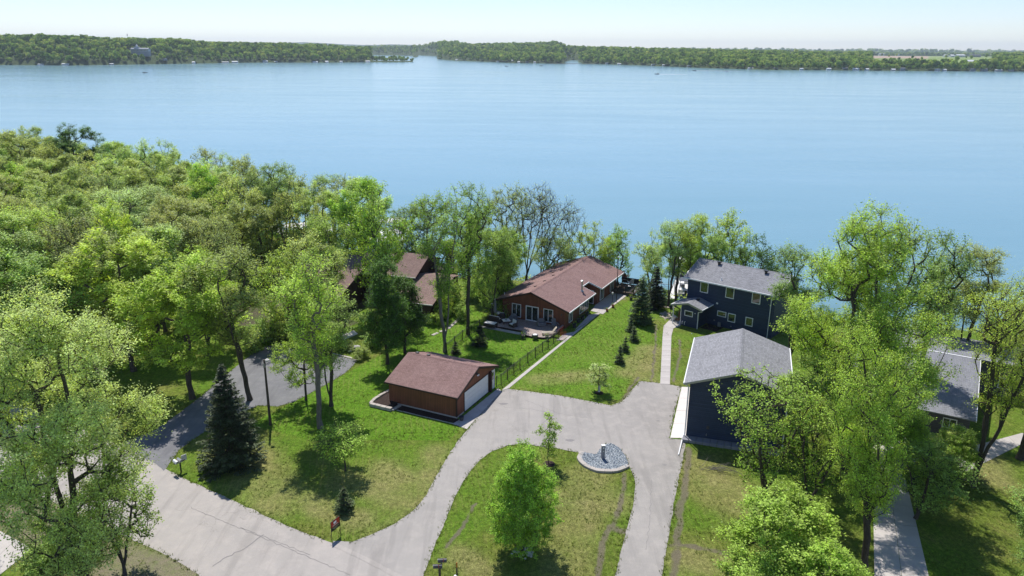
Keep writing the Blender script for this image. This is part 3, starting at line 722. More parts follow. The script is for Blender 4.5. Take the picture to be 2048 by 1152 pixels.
def make_spruce(seed, h, Rc, nb=220, nn=46, leaf=.2, bare=.03, droop=.25):
    rng = np.random.default_rng(seed)
    nseg = 10; zs = np.linspace(0, h, nseg + 1); tr = .016 * h + .03
    P0 = np.stack([np.zeros(nseg), np.zeros(nseg), zs[:-1]], 1); P1 = np.stack([np.zeros(nseg), np.zeros(nseg), zs[1:]], 1)
    V1, F1 = seg_mesh(P0, P1, tr * (1 - zs[:-1] / h) + .012, tr * (1 - zs[1:] / h) + .008, 7)
    t = np.sort(rng.uniform(0, 1, nb)) ** 1.15; tier = np.round(t * h / .42) * .42 / h; t = np.clip(t * .45 + tier * .55, 0, .995)
    z = h * (bare + t * (1 - bare) * .985); an = rng.uniform(0, 6.283, nb)
    r = Rc * (1 - t) ** .85 * rng.uniform(.72, 1.08, nb) + .10
    dirv = np.stack([np.cos(an), np.sin(an), np.zeros(nb)], 1)
    B0 = np.stack([0 * z, 0 * z, z], 1); B1 = B0 + dirv * r[:, None]; B1[:, 2] -= droop * r * (1 - t) - .12 * r
    V2, F2 = seg_mesh(B0, B1, .012 + .012 * r, np.full(nb, .006), 3)
    trunk = (np.vstack([V1, V2]), np.vstack([F1, F2 + len(V1)]))
    C = []; A = []
    for i in range(nb):
        m = max(8, int(nn * (r[i] / Rc + .15))); u = rng.uniform(.12, 1.04, m) ** .75
        side = np.array([-dirv[i, 1], dirv[i, 0], 0]); wv = rng.uniform(-1, 1, m) * (1.06 - u) * r[i] * .42
        sag = -.10 * r[i] * np.sin(np.pi * u)
        q = B0[i] + (B1[i] - B0[i]) * u[:, None] + side * wv[:, None]; q[:, 2] += sag - np.abs(wv) * .25 - rng.uniform(0, .08, m)
        C.append(q); A.append(dirv[i] * .7 + side * np.sign(wv)[:, None] * .8 + [0, 0, -.25])
    C = np.vstack(C); A = np.vstack(A); A = A + rng.normal(size=A.shape) * .25; A /= np.linalg.norm(A, axis=1, keepdims=True)
    n = len(C); nr = rng.normal(size=(n, 3)) * .45 + [0, 0, 1]; b = np.cross(A, nr); b /= np.linalg.norm(b, axis=1, keepdims=True)
    s = leaf * rng.uniform(.7, 1.4, (n, 1))
    V = np.stack([C - A * s * .5, C - b * s * .2, C + A * s * .6, C + b * s * .2], 1).reshape(-1, 3)
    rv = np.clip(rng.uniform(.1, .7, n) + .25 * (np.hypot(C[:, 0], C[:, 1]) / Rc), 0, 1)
    return trunk, (V, np.arange(n * 4).reshape(-1, 4), rv)
PROTO = {}
def proto(key, h, Rc, data, bark_='bark', leafm='leaf'):
    (tv, tf), (lv, lf, rv) = data
    PROTO[key] = (h, Rc, mesh_np(key + '_trunk', tv, tf, M[bark_], smooth=True), mesh_np(key + '_crown', lv, lf, M[leafm], rv))
F_ = dict(natt=300, nleaf=112, leaf=.225, sig=.5)
proto('forest_a', 16, 5, make_tree(1, 16, 5, .3, 'round', tr=.26, lobes=13, **F_))
proto('forest_b', 16, 5, make_tree(2, 16, 5, .28, 'vase', tr=.26, lobes=12, stems=2, spread=.5, **F_))
proto('forest_c', 16, 5, make_tree(3, 16, 5, .32, 'round', tr=.24, lobes=15, stems=1, **F_))
proto('forest_d', 16, 5, make_tree(4, 16, 5, .22, 'ovoid', tr=.24, lobes=14, stems=3, spread=.45, **F_))
proto('sparse_a', 17, 3.6, make_tree(11, 17, 3.6, .36, 'vase', natt=230, nleaf=58, leaf=.18, sig=.5, tr=.24, lobes=15, stems=1, asc=.9, twigs=4))
proto('sparse_b', 17, 3.6, make_tree(12, 17, 3.6, .4, 'vase', natt=240, nleaf=60, leaf=.18, sig=.5, tr=.23, lobes=14, stems=2, spread=.55, asc=.9, twigs=4))
proto('airy_a', 11, 4.2, make_tree(21, 11, 4.2, .25, 'round', natt=230, nleaf=52, leaf=.21, sig=.46, tr=.21, lobes=13, stems=2, spread=.6))
proto('airy_b', 11, 4.2, make_tree(22, 11, 4.2, .28, 'round', natt=220, nleaf=50, leaf=.21, sig=.46, tr=.21, lobes=12, stems=3, spread=.6))
proto('bushy', 11, 3.6, make_tree(31, 11, 3.6, .08, 'ovoid', natt=330, nleaf=110, leaf=.17, sig=.45, tr=.18, lobes=18, stems=2, spread=.4))
proto('dense', 13, 3.6, make_tree(32, 13, 3.6, .16, 'ovoid', natt=420, nleaf=62, leaf=.23, sig=.48, tr=.22, lobes=20))
proto('bare', 15, 5.2, make_tree(41, 15, 5.2, .2, 'vase', natt=330, nleaf=9, leaf=.2, sig=.55, tr=.2, lobes=12, stems=5, spread=.9, asc=1.1, twigs=5))
proto('half_bare', 11, 4.8, make_tree(42, 11, 4.8, .2, 'vase', natt=280, nleaf=30, leaf=.17, sig=.34, tr=.2, lobes=15, stems=3, spread=.75, asc=.7, twigs=5))
proto('big_a', 22, 6.2, make_tree(51, 22, 6.2, .12, 'round', natt=900, nleaf=128, leaf=.145, sig=.52, tr=.42, lobes=30, stems=2, spread=.22, asc=.5, twigs=4))
proto('big_b', 22, 6.2, make_tree(52, 22, 6.2, .18, 'round', natt=860, nleaf=140, leaf=.15, sig=.52, tr=.42, lobes=26, stems=2, spread=.35, asc=.6, twigs=4))
proto('big_c', 18, 5, make_tree(53, 18, 5, .25, 'vase', natt=470, nleaf=112, leaf=.14, sig=.5, tr=.36, lobes=20, stems=1, asc=.6, twigs=4))
proto('trident', 20, 5, make_tree(54, 20, 5, .34, 'vase', natt=330, nleaf=60, leaf=.13, sig=.5, tr=.3, lobes=18, stems=3, spread=.7, asc=1., twigs=4))
proto('young_maple', 8.8, 2.9, make_tree(61, 8.8, 2.9, .1, 'ovoid', natt=900, nleaf=72, leaf=.13, sig=.27, tr=.12, lobes=60, asc=.35, flat=.6))
proto('sapling', 4.6, 2., make_tree(62, 4.6, 2., .34, 'round', natt=120, nleaf=34, leaf=.13, sig=.3, tr=.06, lobes=11, asc=0., flat=.4))
proto('slim', 5.2, .95, make_tree(63, 5.2, .95, .24, 'ovoid', natt=90, nleaf=26, leaf=.13, sig=.2, tr=.045, lobes=14, asc=.9))
proto('shrub', 2.4, 1.6, make_tree(64, 2.4, 1.6, .02, 'round', natt=90, nleaf=50, leaf=.15, sig=.26, tr=.05, lobes=12, stems=3, spread=.6))
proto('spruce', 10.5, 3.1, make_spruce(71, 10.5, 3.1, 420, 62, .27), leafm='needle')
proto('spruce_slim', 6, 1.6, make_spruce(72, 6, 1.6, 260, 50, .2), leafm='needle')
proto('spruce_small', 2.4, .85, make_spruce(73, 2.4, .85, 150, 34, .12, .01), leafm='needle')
# leaf colours (albedo)
LC0 = dict(lime=(.20, .29, .048), yellow=(.25, .335, .055), mid=(.165, .24, .058), grey=(.25, .305, .105), pale=(.28, .36, .14), deep=(.06, .12, .022), olive=(.215, .265, .075),
    spruce=(.036, .052, .024), spruce_l=(.085, .135, .045), bright=(.205, .325, .048), tan=(.225, .26, .095))
LC = {k_: tuple(x * (1.0 if 'spruce' in k_ else 1.75) for x in v_) for k_, v_ in LC0.items()}
def plant(key, x, y, h, Rc=None, color='mid', label=None, group=None, name='broadleaf_tree', cat='tree', rot=None, barkm=None, z=None, tilt=None, k=1.):
    H0, R0, tm, cm = PROTO[key]
    zz = float(land_z(np.array([x]), np.array([y]))[0]) if z is None else z
    e = empty(name, (x, y, zz - .05), rot if rot is not None else random.uniform(0, 6.28), label, cat, group)
    s = h / H0; r = (Rc / R0) if Rc else s
    e.scale = (r, r, s)
    if tilt: e.rotation_euler = (Matrix.Rotation(tilt[1], 3, 'Y') @ Matrix.Rotation(tilt[0], 3, 'X') @ Matrix.Rotation(e.rotation_euler[2], 3, 'Z')).to_euler()
    tk = link('trunk', tm, e); cr = link('crown', cm, e)
    c = LC[color] if isinstance(color, str) else color
    v = random.uniform(.9, 1.1) * k
    cr.color = (c[0] * v * random.uniform(.94, 1.06), c[1] * v, c[2] * v, 1)
    if barkm:
        tk.material_slots[0].link = 'OBJECT'; tk.material_slots[0].material = M[barkm]
    return e
def base_px(px, py): return at(px, py)
def top_px(px, py, h, zg=0):
    x, y = at(px, py, h + zg); return x, y
# ------------------------------------------------------------------ near trees, one by one
def pb(key, px, py, h, Rc, color, label, **k):
    x, y = base_px(px, py); return plant(key, x, y, h, Rc, color, label, **k)
def ptp(key, px, py, h, Rc, color, label, **k):
    x, y = top_px(px, py, h * 1.03, k.pop('zg', 0)); return plant(key, x, y, h, Rc, color, label, **k)
# left foreground
pb('big_a', 172, 1172, 21.2, 5.6, 'grey', 'huge twin-trunked tree filling the lower left corner beside the street', rot=.4, k=1.3)
pb('big_c', -70, 1090, 19, 5.4, 'grey', 'big pale green tree cut off by the left edge above the concrete drive', rot=1.2)
pb('airy_b', 250, 1150, 8.2, 3.0, 'mid', 'low leafy tree reaching over the street at the right of the huge twin trunk', rot=2.2)
pb('forest_a', 385, 797, 15, 5.4, 'yellow', 'yellow-green tree on the shaded lawn above the dark driveway bend', rot=.3)
pb('forest_c', 268, 742, 16, 6.0, 'yellow', 'thick-trunked tree deep in shade on the lawn left of the driveway bend', rot=2.)
pb('forest_b', 322, 705, 15, 5.2, 'grey', 'grey-green tree added for shade behind the two thick-trunked lawn trees left of the asphalt pad', rot=4.2)  # extra tree, added to deepen the shade on the left lawn
pb('forest_d', 418, 700, 13, 3.8, 'yellow', 'yellow-green tree at the wood edge just left of the asphalt pad', rot=1.2)
pb('sparse_a', 226, 705, 15, 4., 'grey', 'slim dark-trunked tree at the wood edge above the huge twin trunk', rot=1.)
pb('forest_b', 100, 770, 15.5, 5.8, 'mid', 'dark-trunked tree in the deep shade at the left behind the street', rot=1.)
pb('sparse_b', 500, 800, 16, 3.9, 'olive', 'leaning tree directly behind the big spruce by the asphalt pad', rot=3.4, tilt=(0, -.10))
pb('airy_a', 578, 676, 11, 4., 'yellow', 'leafy tree screening the left roof of the brown house, left of two', rot=2.)
pb('airy_b', 628, 668, 12.5, 4.2, 'grey', 'leafy tree screening the left roof of the brown house, right of two', rot=.5)
pb('sparse_b', 668, 640, 14, 3.6, 'lime', 'slender tree before the dark garage of the brown house', rot=.5)
pb('sparse_a', 641, 856, 17.5, 3.7, 'yellow', 'tall pale-trunked tree with a high forked sparse crown on the middle lawn', rot=.8, barkm='bark_light')
pb('sparse_b', 663, 812, 11.5, 3.1, 'mid', 'shorter leafy tree just behind the tall pale-trunked one by the asphalt pad', rot=2.6)
pb('airy_a', 612, 800, 7.5, 2.6, 'lime', 'thin bright tree overhanging the right side of the asphalt pad', rot=1.6)
pb('dense', 775, 728, 12.5, 2.7, 'deep', 'dark dense tree in front of the brown house, left of a pair', rot=.2)
pb('dense', 810, 706, 9.5, 2.6, 'deep', 'dark dense maple behind the red garage, right of a pair', rot=2.9)
pb('sparse_b', 890, 704, 19, 3.5, 'lime', 'very tall slender tree rising behind the red garage roof', rot=5.0, barkm='bark_light')
pb('sparse_a', 936, 668, 19.5, 3.3, 'lime', 'tallest slender tree, standing left of the patio beside the fence', rot=1.9)
pb('airy_a', 768, 640, 17.5, 4.3, 'lime', 'feathery light green tree rising over the brown house roof', rot=.6)
pb('half_bare', 846, 562, 12.5, 4.6, 'mid', 'open tree with black limbs on the lake-side lawn beyond the brown house', rot=.9)
pb('airy_b', 795, 566, 12, 4., 'mid', 'leaning tree at the lake end of the brown house', rot=4., tilt=(0, .28))
pb('bushy', 985, 638, 12.5, 3.5, 'mid', 'dense leafy tree crowding the left corner of the long red house')
pb('bushy', 1012, 606, 11, 3.3, 'lime', 'bright leafy tree hugging the far left wall of the long red house')
pb('bushy', 958, 588, 12.5, 3.5, 'mid', 'leafy tree between the tall slender tree and the red house')
pb('bare', 1052, 562, 15.5, 5., 'olive', 'nearly bare many-stemmed tree fanning over the lake behind the red house', rot=.5, tilt=(0, .12))
pb('bare', 1078, 556, 14, 4.4, 'grey', 'bare grey tree leaning right over the water behind the red house roof', rot=2.4, tilt=(0, .3))
pb('half_bare', 1020, 566, 15, 4.6, 'grey', 'half-bare tree left of the bare many-stemmed one on the shore', rot=1.4)
ptp('airy_a', 1112, 462, 9, 3.2, 'grey', 'small airy tree on the shore left of the red roof peak', zg=-1)
ptp('airy_a', 1190, 440, 11.2, 3.8, 'yellow', 'spreading shore tree right behind the red roof peak, left of two', zg=-1.9, rot=1.)
ptp('airy_b', 1236, 444, 11, 3.5, 'lime', 'spreading shore tree behind the red house, right of two', zg=-1.9, rot=2.)
pb('sparse_b', 1336, 614, 12.3, 2.6, 'pale', 'slim shore tree between the houses in front of the boat lifts, leftmost', rot=.4)
pb('sparse_a', 1350, 612, 12.6, 2.6, 'yellow', 'middle slim tree in front of the boat lifts', rot=2.)
pb('sparse_b', 1376, 606, 13, 2.6, 'yellow', 'slim tree nearest the navy house gable beside the boat lifts', rot=3.)
ptp('airy_a', 1306, 470, 10, 3.0, 'pale', 'pale tree stretching a limb over the water between the houses', zg=-1.5, rot=2.8)
ptp('airy_b', 1458, 398, 14.5, 4.4, 'yellow', 'rounded tree standing above the navy roof ridge', zg=-1.2, rot=.7)
ptp('forest_a', 1415, 452, 11.5, 3.8, 'mid', 'leafy tree behind the left end of the navy roof', zg=-1.2)
ptp('airy_a', 1518, 470, 11, 3.6, 'deep', 'darker leafy tree behind the navy roof, right of the rounded one', zg=-1.2)
# right side
pb('big_b', 1692, 955, 22.9, 5.8, 'lime', 'huge yellow-green tree towering over the right end of the navy house', rot=.9)
pb('big_c', 1730, 1142, 18.3, 3.3, 'lime', 'tall tree with a thick trunk beside the concrete driveway at bottom right', rot=2.2, tilt=(0, -.12))
ptp('sparse_b', 1795, 442, 20, 4.4, 'mid', 'broad tree behind the thick-trunked one, above the slate roof', rot=4.)
ptp('sparse_a', 1892, 450, 18.5, 3.2, 'mid', 'tree stretching right over the lake above the slate roof', rot=1., zg=0)
ptp('sparse_b', 1606, 486, 15, 3.4, 'mid', 'leafy tree touching the right edge of the navy house roof')
ptp('bushy', 1648, 612, 9, 3.0, 'lime', 'low leafy tree hiding the lower right corner of the navy house')
ptp('forest_d', 1655, 700, 10, 3.8, 'mid', 'leafy tree right of the navy garage roof')
pb('half_bare', 1525, 1010, 11.3, 4.7, 'lime', 'spreading half-bare tree in front of the navy garage wall', rot=1.2)
pb('half_bare', 1610, 1030, 9.5, 3.6, 'yellow', 'smaller half-bare tree right of the one before the navy garage', rot=3.2)
ptp('bushy', 1568, 985, 7.4, 3.9, 'lime', 'broad low maple at the bottom edge left of the thick trunk', rot=.7)
ptp('young_maple', 1655, 1090, 6, 2.8, 'lime', 'low bright tree at the bottom edge right beside the broad low maple')
pb('trident', 1945, 972, 20.5, 4.2, 'yellow', 'three-stemmed tree in front of the slate-roofed house at right', rot=2.5, tilt=(0, .05))
pb('big_c', 2040, 918, 16, 4.2, 'olive', 'thick-trunked tree at the right edge beyond the concrete walk', rot=1., tilt=(0, .04))
pb('sparse_b', 2150, 840, 19, 5, 'olive', 'tall tree cut off by the right edge beside the slate-roofed house', rot=.6)
ptp('bushy', 1830, 815, 6., 2.2, 'lime', 'bright bushy tree before the slate roof, left of two')
ptp('bushy', 1918, 852, 4.6, 2.3, 'lime', 'lower bushy tree before the slate roof, right of two')
ptp('airy_b', 1860, 885, 6.5, 3.2, 'mid', 'leafy tree overhanging the concrete driveway')
ptp('airy_a', 1912, 520, 13, 3.4, 'grey', 'thin tree on the shore beyond the slate roof', zg=-1)
ptp('sparse_b', 1965, 500, 14.5, 3.2, 'grey', 'thin shore tree right of the slate roof', zg=-1)
ptp('airy_a', 2030, 600, 9, 3.6, 'mid', 'shore tree at the right edge above the slate roof', zg=-1)
pb('big_c', 2230, 1080, 17, 5, 'mid', 'tree standing beyond the right edge by the lower lawn')
pb('big_b', 2120, 1290, 15, 4, 'mid', 'tree below the right corner shading the lawn')
# spruces, saplings
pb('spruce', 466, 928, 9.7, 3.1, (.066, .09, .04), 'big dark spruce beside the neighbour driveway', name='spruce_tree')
pb('spruce_small', 689, 1022, 2.2, 1.0, 'spruce_l', 'little round fir on the lawn above the red yard sign', name='fir_tree')
pb('sapling', 690, 942, 4.4, 2.35, 'lime', 'flat-topped young tree with a leafy crown on the middle lawn', name='young_tree', rot=.5)
pb('young_maple', 1045, 1104, 8.6, 2.25, 'bright', 'bright green young maple ringed with white stones on the island lawn', name='young_maple', rot=1.1)
pb('slim', 1098, 928, 5.4, .95, 'lime', 'slim sapling in a dark mulch ring near the top of the island lawn', name='sapling')
pb('slim', 1198, 785, 3.7, 1.2, 'pale', 'sapling with a white trunk guard on the house lawn', name='sapling')
fir = 'little firs in a row beside the house lawn'
for px, py, h, r_, lb in ((1239, 726, 2.3, .75, 'small fir nearest the drive in the row beside the house lawn'), (1250, 703, 2.0, .7, 'second small fir from the drive, slightly behind the first'),
    (1267, 682, 2.1, .85, 'third small fir from the drive in the row'), (1261, 663, 2.0, .75, 'small fir just in front of the big twin spruces')):
    pb('spruce_small', px, py, h, r_, 'spruce_l', lb, group=fir, name='fir_tree')
pb('spruce_slim', 1281, 646, 6.6, 1.85, 'spruce_l', 'left and nearer of two tall spruces between the houses', name='spruce_tree')
pb('spruce_slim', 1309, 617, 6.4, 1.7, 'spruce', 'right and farther of two tall spruces between the houses', name='spruce_tree')
pb('spruce_small', 960, 692, 2.9, 1.15, 'spruce', 'small dark spruce inside the fence in front of the patio', name='spruce_tree')
pb('spruce_small', 911, 708, 1.7, .7, 'spruce', 'tiny spruce right behind the red garage', name='spruce_tree')
ptp('spruce_slim', 369, 306, 12, 1.9, 'spruce', 'lone dark spruce spire in the lakeside row of the wood', zg=-1, name='spruce_tree')
for px, py, r_, m_, nm, lb in ((1098, 928, .55, 'mulch', 'mulch_ring', 'dark mulch ring round the slim island sapling'), (1198, 786, .5, 'mulch', 'mulch_ring', 'dark mulch ring round the sapling with the trunk guard')):
    x, y = at(px, py); mb = MB().lathe([(r_, -.02), (r_ * .9, .05), (r_ * .4, .09), (.02, .1)], 16)
    o = mb.build(nm, M[m_]); o.location = (x, y, 0); tag(o, lb, 'mulch ring')
x, y = at(1198, 785); o = MB().lathe([(.13, 0), (.13, .8), (.10, .8), (.10, .1)], 10).build('trunk_guard', M['white']); o.location = (x, y, 0); tag(o, 'white tube guarding the trunk of the sapling on the house lawn', 'trunk guard')
def pebble_mesh(name, seed, mat, s=1.):
    rng = random.Random(seed); bm = bmesh.new(); bmesh.ops.create_icosphere(bm, subdivisions=1, radius=.5)
    for v in bm.verts:
        v.co *= rng.uniform(.75, 1.15); v.co.z *= .7
    me = bpy.data.meshes.new(name); bm.to_mesh(me); bm.free(); me.materials.append(M[mat]); return me
pbm = [pebble_mesh('stone', i, 'offwhite') for i in range(3)]
x, y = at(1045, 1104); e = empty('stone_ring', (x, y, 0), 0, 'ring of white stones round the foot of the bright young maple', 'stone ring')
for i in range(46):
    a = random.uniform(0, 6.28); r_ = random.uniform(.25, .85); o = link('stone', pbm[i % 3], e, (r_ * math.cos(a), r_ * math.sin(a), .04)); s = random.uniform(.16, .3); o.scale = (s, s, s * .8); o.rotation_euler = (0, 0, a * 3)
# shrubs
for px, py, h, r_, col, lb in ((505, 700, 2.6, 2., 'mid', 'shrub at the upper left corner of the asphalt pad'), (535, 680, 2.6, 2., 'mid', 'hedge shrub above the asphalt pad, leftmost'), (562, 678, 3.2, 2.1, 'olive', 'hedge shrub above the asphalt pad, second from left'), (592, 684, 2.6, 1.9, 'mid', 'hedge shrub above the asphalt pad, third from left'),
    (628, 690, 3.0, 2., 'lime', 'shrub between the asphalt pad and the brown garage door'), (660, 700, 2.4, 1.8, 'lime', 'bright shrub at the right end of the asphalt pad hedge'), (722, 716, 1.3, 1.2, 'olive', 'scruffy low shrub beside the pale boulder'), (745, 695, 1.8, 1.4, 'mid', 'shrub in the bed in front of the brown house'), (700, 700, 1.0, .9, 'tan', 'straw-coloured low shrub left of the boulder'),
    (885, 640, 3.8, 1.5, 'lime', 'light green shrub at the right wall of the brown house'), (905, 628, 4.2, 1.7, 'mid', 'tall shrub between the brown house and the slender tree'), (870, 650, 1.6, 1.1, 'lime', 'small shrub at the foot of the brown house corner'), (925, 640, 2.2, 1.3, 'mid', 'shrub behind the fence near the patio'),
    (1000, 590, 4, 2.2, 'deep', 'dark shrub against the far wall of the red house'), (1325, 600, 1.6, 1.2, 'mid', 'low shrub on the bank below the boat lifts'), (1300, 588, 1.8, 1.4, 'grey', 'greyish shrub on the shore behind the tall spruces'), (1150, 548, 2, 1.6, 'mid', 'shore shrub behind the red roof peak'),
    (90, 1148, 2.2, 1.8, 'mid', 'low shrub at the foot of the huge twin trunk'), (120, 1120, 1.6, 1.4, 'lime', 'small bright shrub behind the huge twin trunk'), (1835, 905, 2., 1.7, 'mid', 'shrub beside the concrete driveway'), (1700, 880, 2.4, 2, 'mid', 'shrub behind the thick-trunked tree'), (1660, 850, 3, 2, 'deep', 'dark shrub in the shade right of the navy garage'),
    (1900, 900, 1.6, 1.3, 'olive', 'low shrub at the neighbour walk'), (835, 668, 1.0, .9, 'mid', 'low shrub under the brown house window')):
    pb('shrub', px, py, h, r_, col, lb, name='shrub', cat='shrub')
# ---- the wood at the left: lakeside row by hand, the rest scattered
lake_row = [(45, 266, 17, 5.6, 'grey', 'forest_b'), (-30, 275, 16, 5, 'mid', 'forest_a'), (96, 300, 14, 4.2, 'olive', 'airy_b'), (140, 252, 18, 6.0, 'deep', 'forest_c'), (190, 275, 14, 4, 'deep', 'airy_a'), (226, 286, 15, 4.6, 'pale', 'forest_a'), (283, 292, 14.5, 4, 'pale', 'airy_b'), (322, 284, 15, 4.8, 'pale', 'airy_a'),
    (410, 290, 15, 4.8, 'tan', 'airy_b'), (445, 306, 14, 4.2, 'pale', 'airy_a'), (492, 322, 14, 4.0, 'grey', 'airy_b'), (520, 336, 15, 3.6, 'mid', 'sparse_a'), (556, 330, 16, 3.6, 'mid', 'sparse_b'), (600, 362, 15, 3.8, 'grey', 'airy_a'), (640, 372, 15, 4.0, 'grey', 'forest_c'), (706, 360, 16.5, 4.4, 'lime', 'forest_b'), (395, 335, 15, 3.6, 'bright', 'dense')]
placed = []
wood_list = []
for px, py, h, r_, c_, k_ in lake_row:
    x, y = top_px(px, py, h * 1.04, -.8); wood_list.append((x, y, h, r_, c_, k_)); placed.append((x, y, r_))
rng = np.random.default_rng(5)
wp = [at(-40, 760), at(60, 705), at(200, 680), at(350, 672), at(470, 668), (-26, 100), (-19, 112), (-24, 124), (-38, 143), (-62, 160), (-100, 190), (-175, 225), (-175, 60), (-75, 60)]
pal = ['yellow', 'grey', 'grey', 'olive', 'mid', 'grey', 'pale', 'grey', 'yellow', 'tan', 'lime', 'olive']
bx = [(-40, 84, -20, 112)]   # the brown house stands here
tries = 0
while tries < 6000 and len(wood_list) < 150:
    tries += 1; x = rng.uniform(-150, -18); y = rng.uniform(62, 215)
    if not in_poly(np.array([x]), np.array([y]), wp)[0]: continue
    if any(a < x < c and b < y < d for a, b, c, d in bx): continue
    if abs(x) > y * .74 + 12: continue
    if float(shore_d(np.array([x]), np.array([y]))[0]) < 5: continue
    r_ = rng.uniform(3.9, 5.2)
    if any(math.hypot(x - a, y - b) < (r_ + c) * .74 for a, b, c in placed): continue
    placed.append((x, y, r_)); zone = fbm(np.array([x]), np.array([y]), 28, 2, 77)[0]
    c_ = pal[int(np.clip(zone * 1.5 - .25, 0, .999) * 12)] if rng.random() < .6 else pal[rng.integers(12)]
    wood_list.append((x, y, rng.uniform(12.2, 15.2), r_, c_, ['forest_a', 'forest_b', 'forest_c', 'forest_d', 'airy_a', 'forest_b', 'sparse_b', 'half_bare'][rng.integers(8)]))
ORD = ['first', 'second', 'third', 'fourth', 'fifth', 'sixth', 'seventh', 'eighth', 'ninth', 'tenth', 'eleventh', 'twelfth', 'thirteenth', 'fourteenth', 'fifteenth', 'sixteenth', 'seventeenth', 'eighteenth', 'nineteenth', 'twentieth']
CW = dict(lime='lime green', yellow='yellow-green', mid='mid green', grey='grey-green', pale='pale green', deep='dark green', olive='olive green', bright='vivid green', tan='straw-tinged')
n0 = len(lake_row)
rows = [('along the lakeside edge of the wood', [t_ for t_ in wood_list if wood_list.index(t_) < n0])]
rest = sorted(wood_list[n0:], key=lambda t_: -t_[1]); nr = max(1, math.ceil(len(rest) / 15)); per = math.ceil(len(rest) / nr)
for k in range(nr): rows.append((f'in the {ORD[k]} wood row back from the lake', rest[k * per:(k + 1) * per]))
for rn, lst in rows:
    for i, (x, y, h, r_, c_, k_) in enumerate(sorted(lst, key=lambda t_: t_[0] / t_[1])):
        if i >= len(ORD): break
        plant(k_, x, y, h, r_, c_, f'{CW[c_]} tree, {ORD[i]} from the left {rn}', 'trees of the left lakeside wood')
# ---- understorey of the wood: leafy saplings nobody could count
def scatter_stuff(name, pts, key, color, label, smin, smax):
    V0, F0, r0 = STUFF[key]; rng = np.random.default_rng(len(pts)); Vs = []; Fs = []; Rs = []
    for i, (x, y, z) in enumerate(pts):
        a = rng.uniform(0, 6.28); s = rng.uniform(smin, smax); ca, sa = math.cos(a), math.sin(a)
        v = V0 @ np.array([[ca, sa, 0], [-sa, ca, 0], [0, 0, 1]]) * s + [x, y, z]; Vs.append(v); Fs.append(F0 + i * len(V0)); Rs.append(r0)
    me = mesh_np(name, np.vstack(Vs), np.vstack(Fs), M['leaf'], np.concatenate(Rs)); o = link(name, me); o.color = (*LC[color], 1)
    return tag(o, label, 'undergrowth', kind='stuff')
STUFF = {}
rg = np.random.default_rng(3); C = rg.normal(size=(110, 3)) * [.55, .55, .38] + [0, 0, .7]; V_, F4_ = leaf_quads(C, .32, rg, .5); STUFF['bush'] = (V_, F4_, rg.uniform(.1, .9, 110))
pts = []
while len(pts) < 620:
    x = rng.uniform(-120, -18); y = rng.uniform(66, 190)
    if in_poly(np.array([x]), np.array([y]), wp)[0] and abs(x) < y * .72 + 4 and not any(a < x < c and b < y < d for a, b, c, d in bx) and float(shore_d(np.array([x]), np.array([y]))[0]) > 2:
        pts.append((x, y, float(land_z(np.array([x]), np.array([y]))[0])))
scatter_stuff('undergrowth', pts, 'bush', 'mid', 'low leafy undergrowth beneath the trees of the left wood', .9, 2.2)
pts = []
for x in np.arange(-60, 95, .9):
    y = float(np.interp(x, SH[:, 0], SH[:, 1])) - rng.uniform(1.5, 5)
    if -14 < x < -4 or rng.random() < .45: continue
    pts.append((x, y, float(land_z(np.array([x]), np.array([y]))[0])))
scatter_stuff('bank_growth', pts, 'bush', 'olive', 'scrubby green growth along the lake bank', .5, 1.3)

# ---- tufts of longer grass: over the lawns and along every paved edge
rg = np.random.default_rng(33)
paved = [street, drive, nd, [at(1363, 774), at(1340, 876), at(1374, 877), at(1385, 775)], [at(1320, 768), at(1325, 672), at(1343, 672), at(1340, 769)], [at(915, 842), at(996, 777), at(1003, 782), at(936, 856)], [at(1749, 1195), at(1742, 835), at(1830, 850), at(1868, 1195)],
    [at(1003, 781), at(1178, 630), at(1206, 629), at(1018, 777)], [(-5.4, 67.5), (-1.5, 75.8), (-9.6, 80), (-14.5, 71)], [(16, 62), (19.6, 75), (28.5, 72), (25, 59)], [at(1154, 905), at(1160, 932), at(1220, 949), at(1262, 935), at(1240, 895), at(1200, 890)], [at(960, 665), at(1100, 692), at(1150, 650), at(1000, 600)]]
n_ = 30000; X_ = rg.uniform(-34, 42, n_); Y_ = rg.uniform(41, 100, n_)
ed = []
for pl in (street, drive, nd):
    for a, b in zip(pl, pl[1:] + pl[:1]):
        L = math.hypot(b[0] - a[0], b[1] - a[1])
        if L > 25: continue
        k = int(L * 9); t_ = rg.uniform(0, 1, k); ed.append(np.stack([a[0] + (b[0] - a[0]) * t_, a[1] + (b[1] - a[1]) * t_], 1) + rg.normal(size=(k, 2)) * .13)
ed = np.vstack(ed); X_ = np.concatenate([X_, ed[:, 0]]); Y_ = np.concatenate([Y_, ed[:, 1]]); isE = np.arange(len(X_)) >= n_
ok = (fbm(X_, Y_, 2.6, 3, 88) > .47) | isE
for i, pl in enumerate(paved):
    ins = in_poly(X_, Y_, pl)
    if i < 3: ok &= ~(ins & ~isE)
    else: ok &= ~ins
okE = np.zeros(len(X_), bool)
for pl in (street, drive, nd):
    pass
ok &= shore_d(X_, Y_) > 10
ins_any = in_poly(X_, Y_, drive) & in_poly(X_, Y_, street); ok &= ~ins_any
dd = seg_dist(X_, Y_, PX((664, 1086), (730, 1116), (800, 1153), (870, 1195))); ok &= dd > .6
dd = seg_dist(X_, Y_, PX((230, 888), (329, 941))); ok &= ~(isE & (dd < .5))
X_, Y_ = X_[ok], Y_[ok]; m_ = len(X_); nb_ = 5
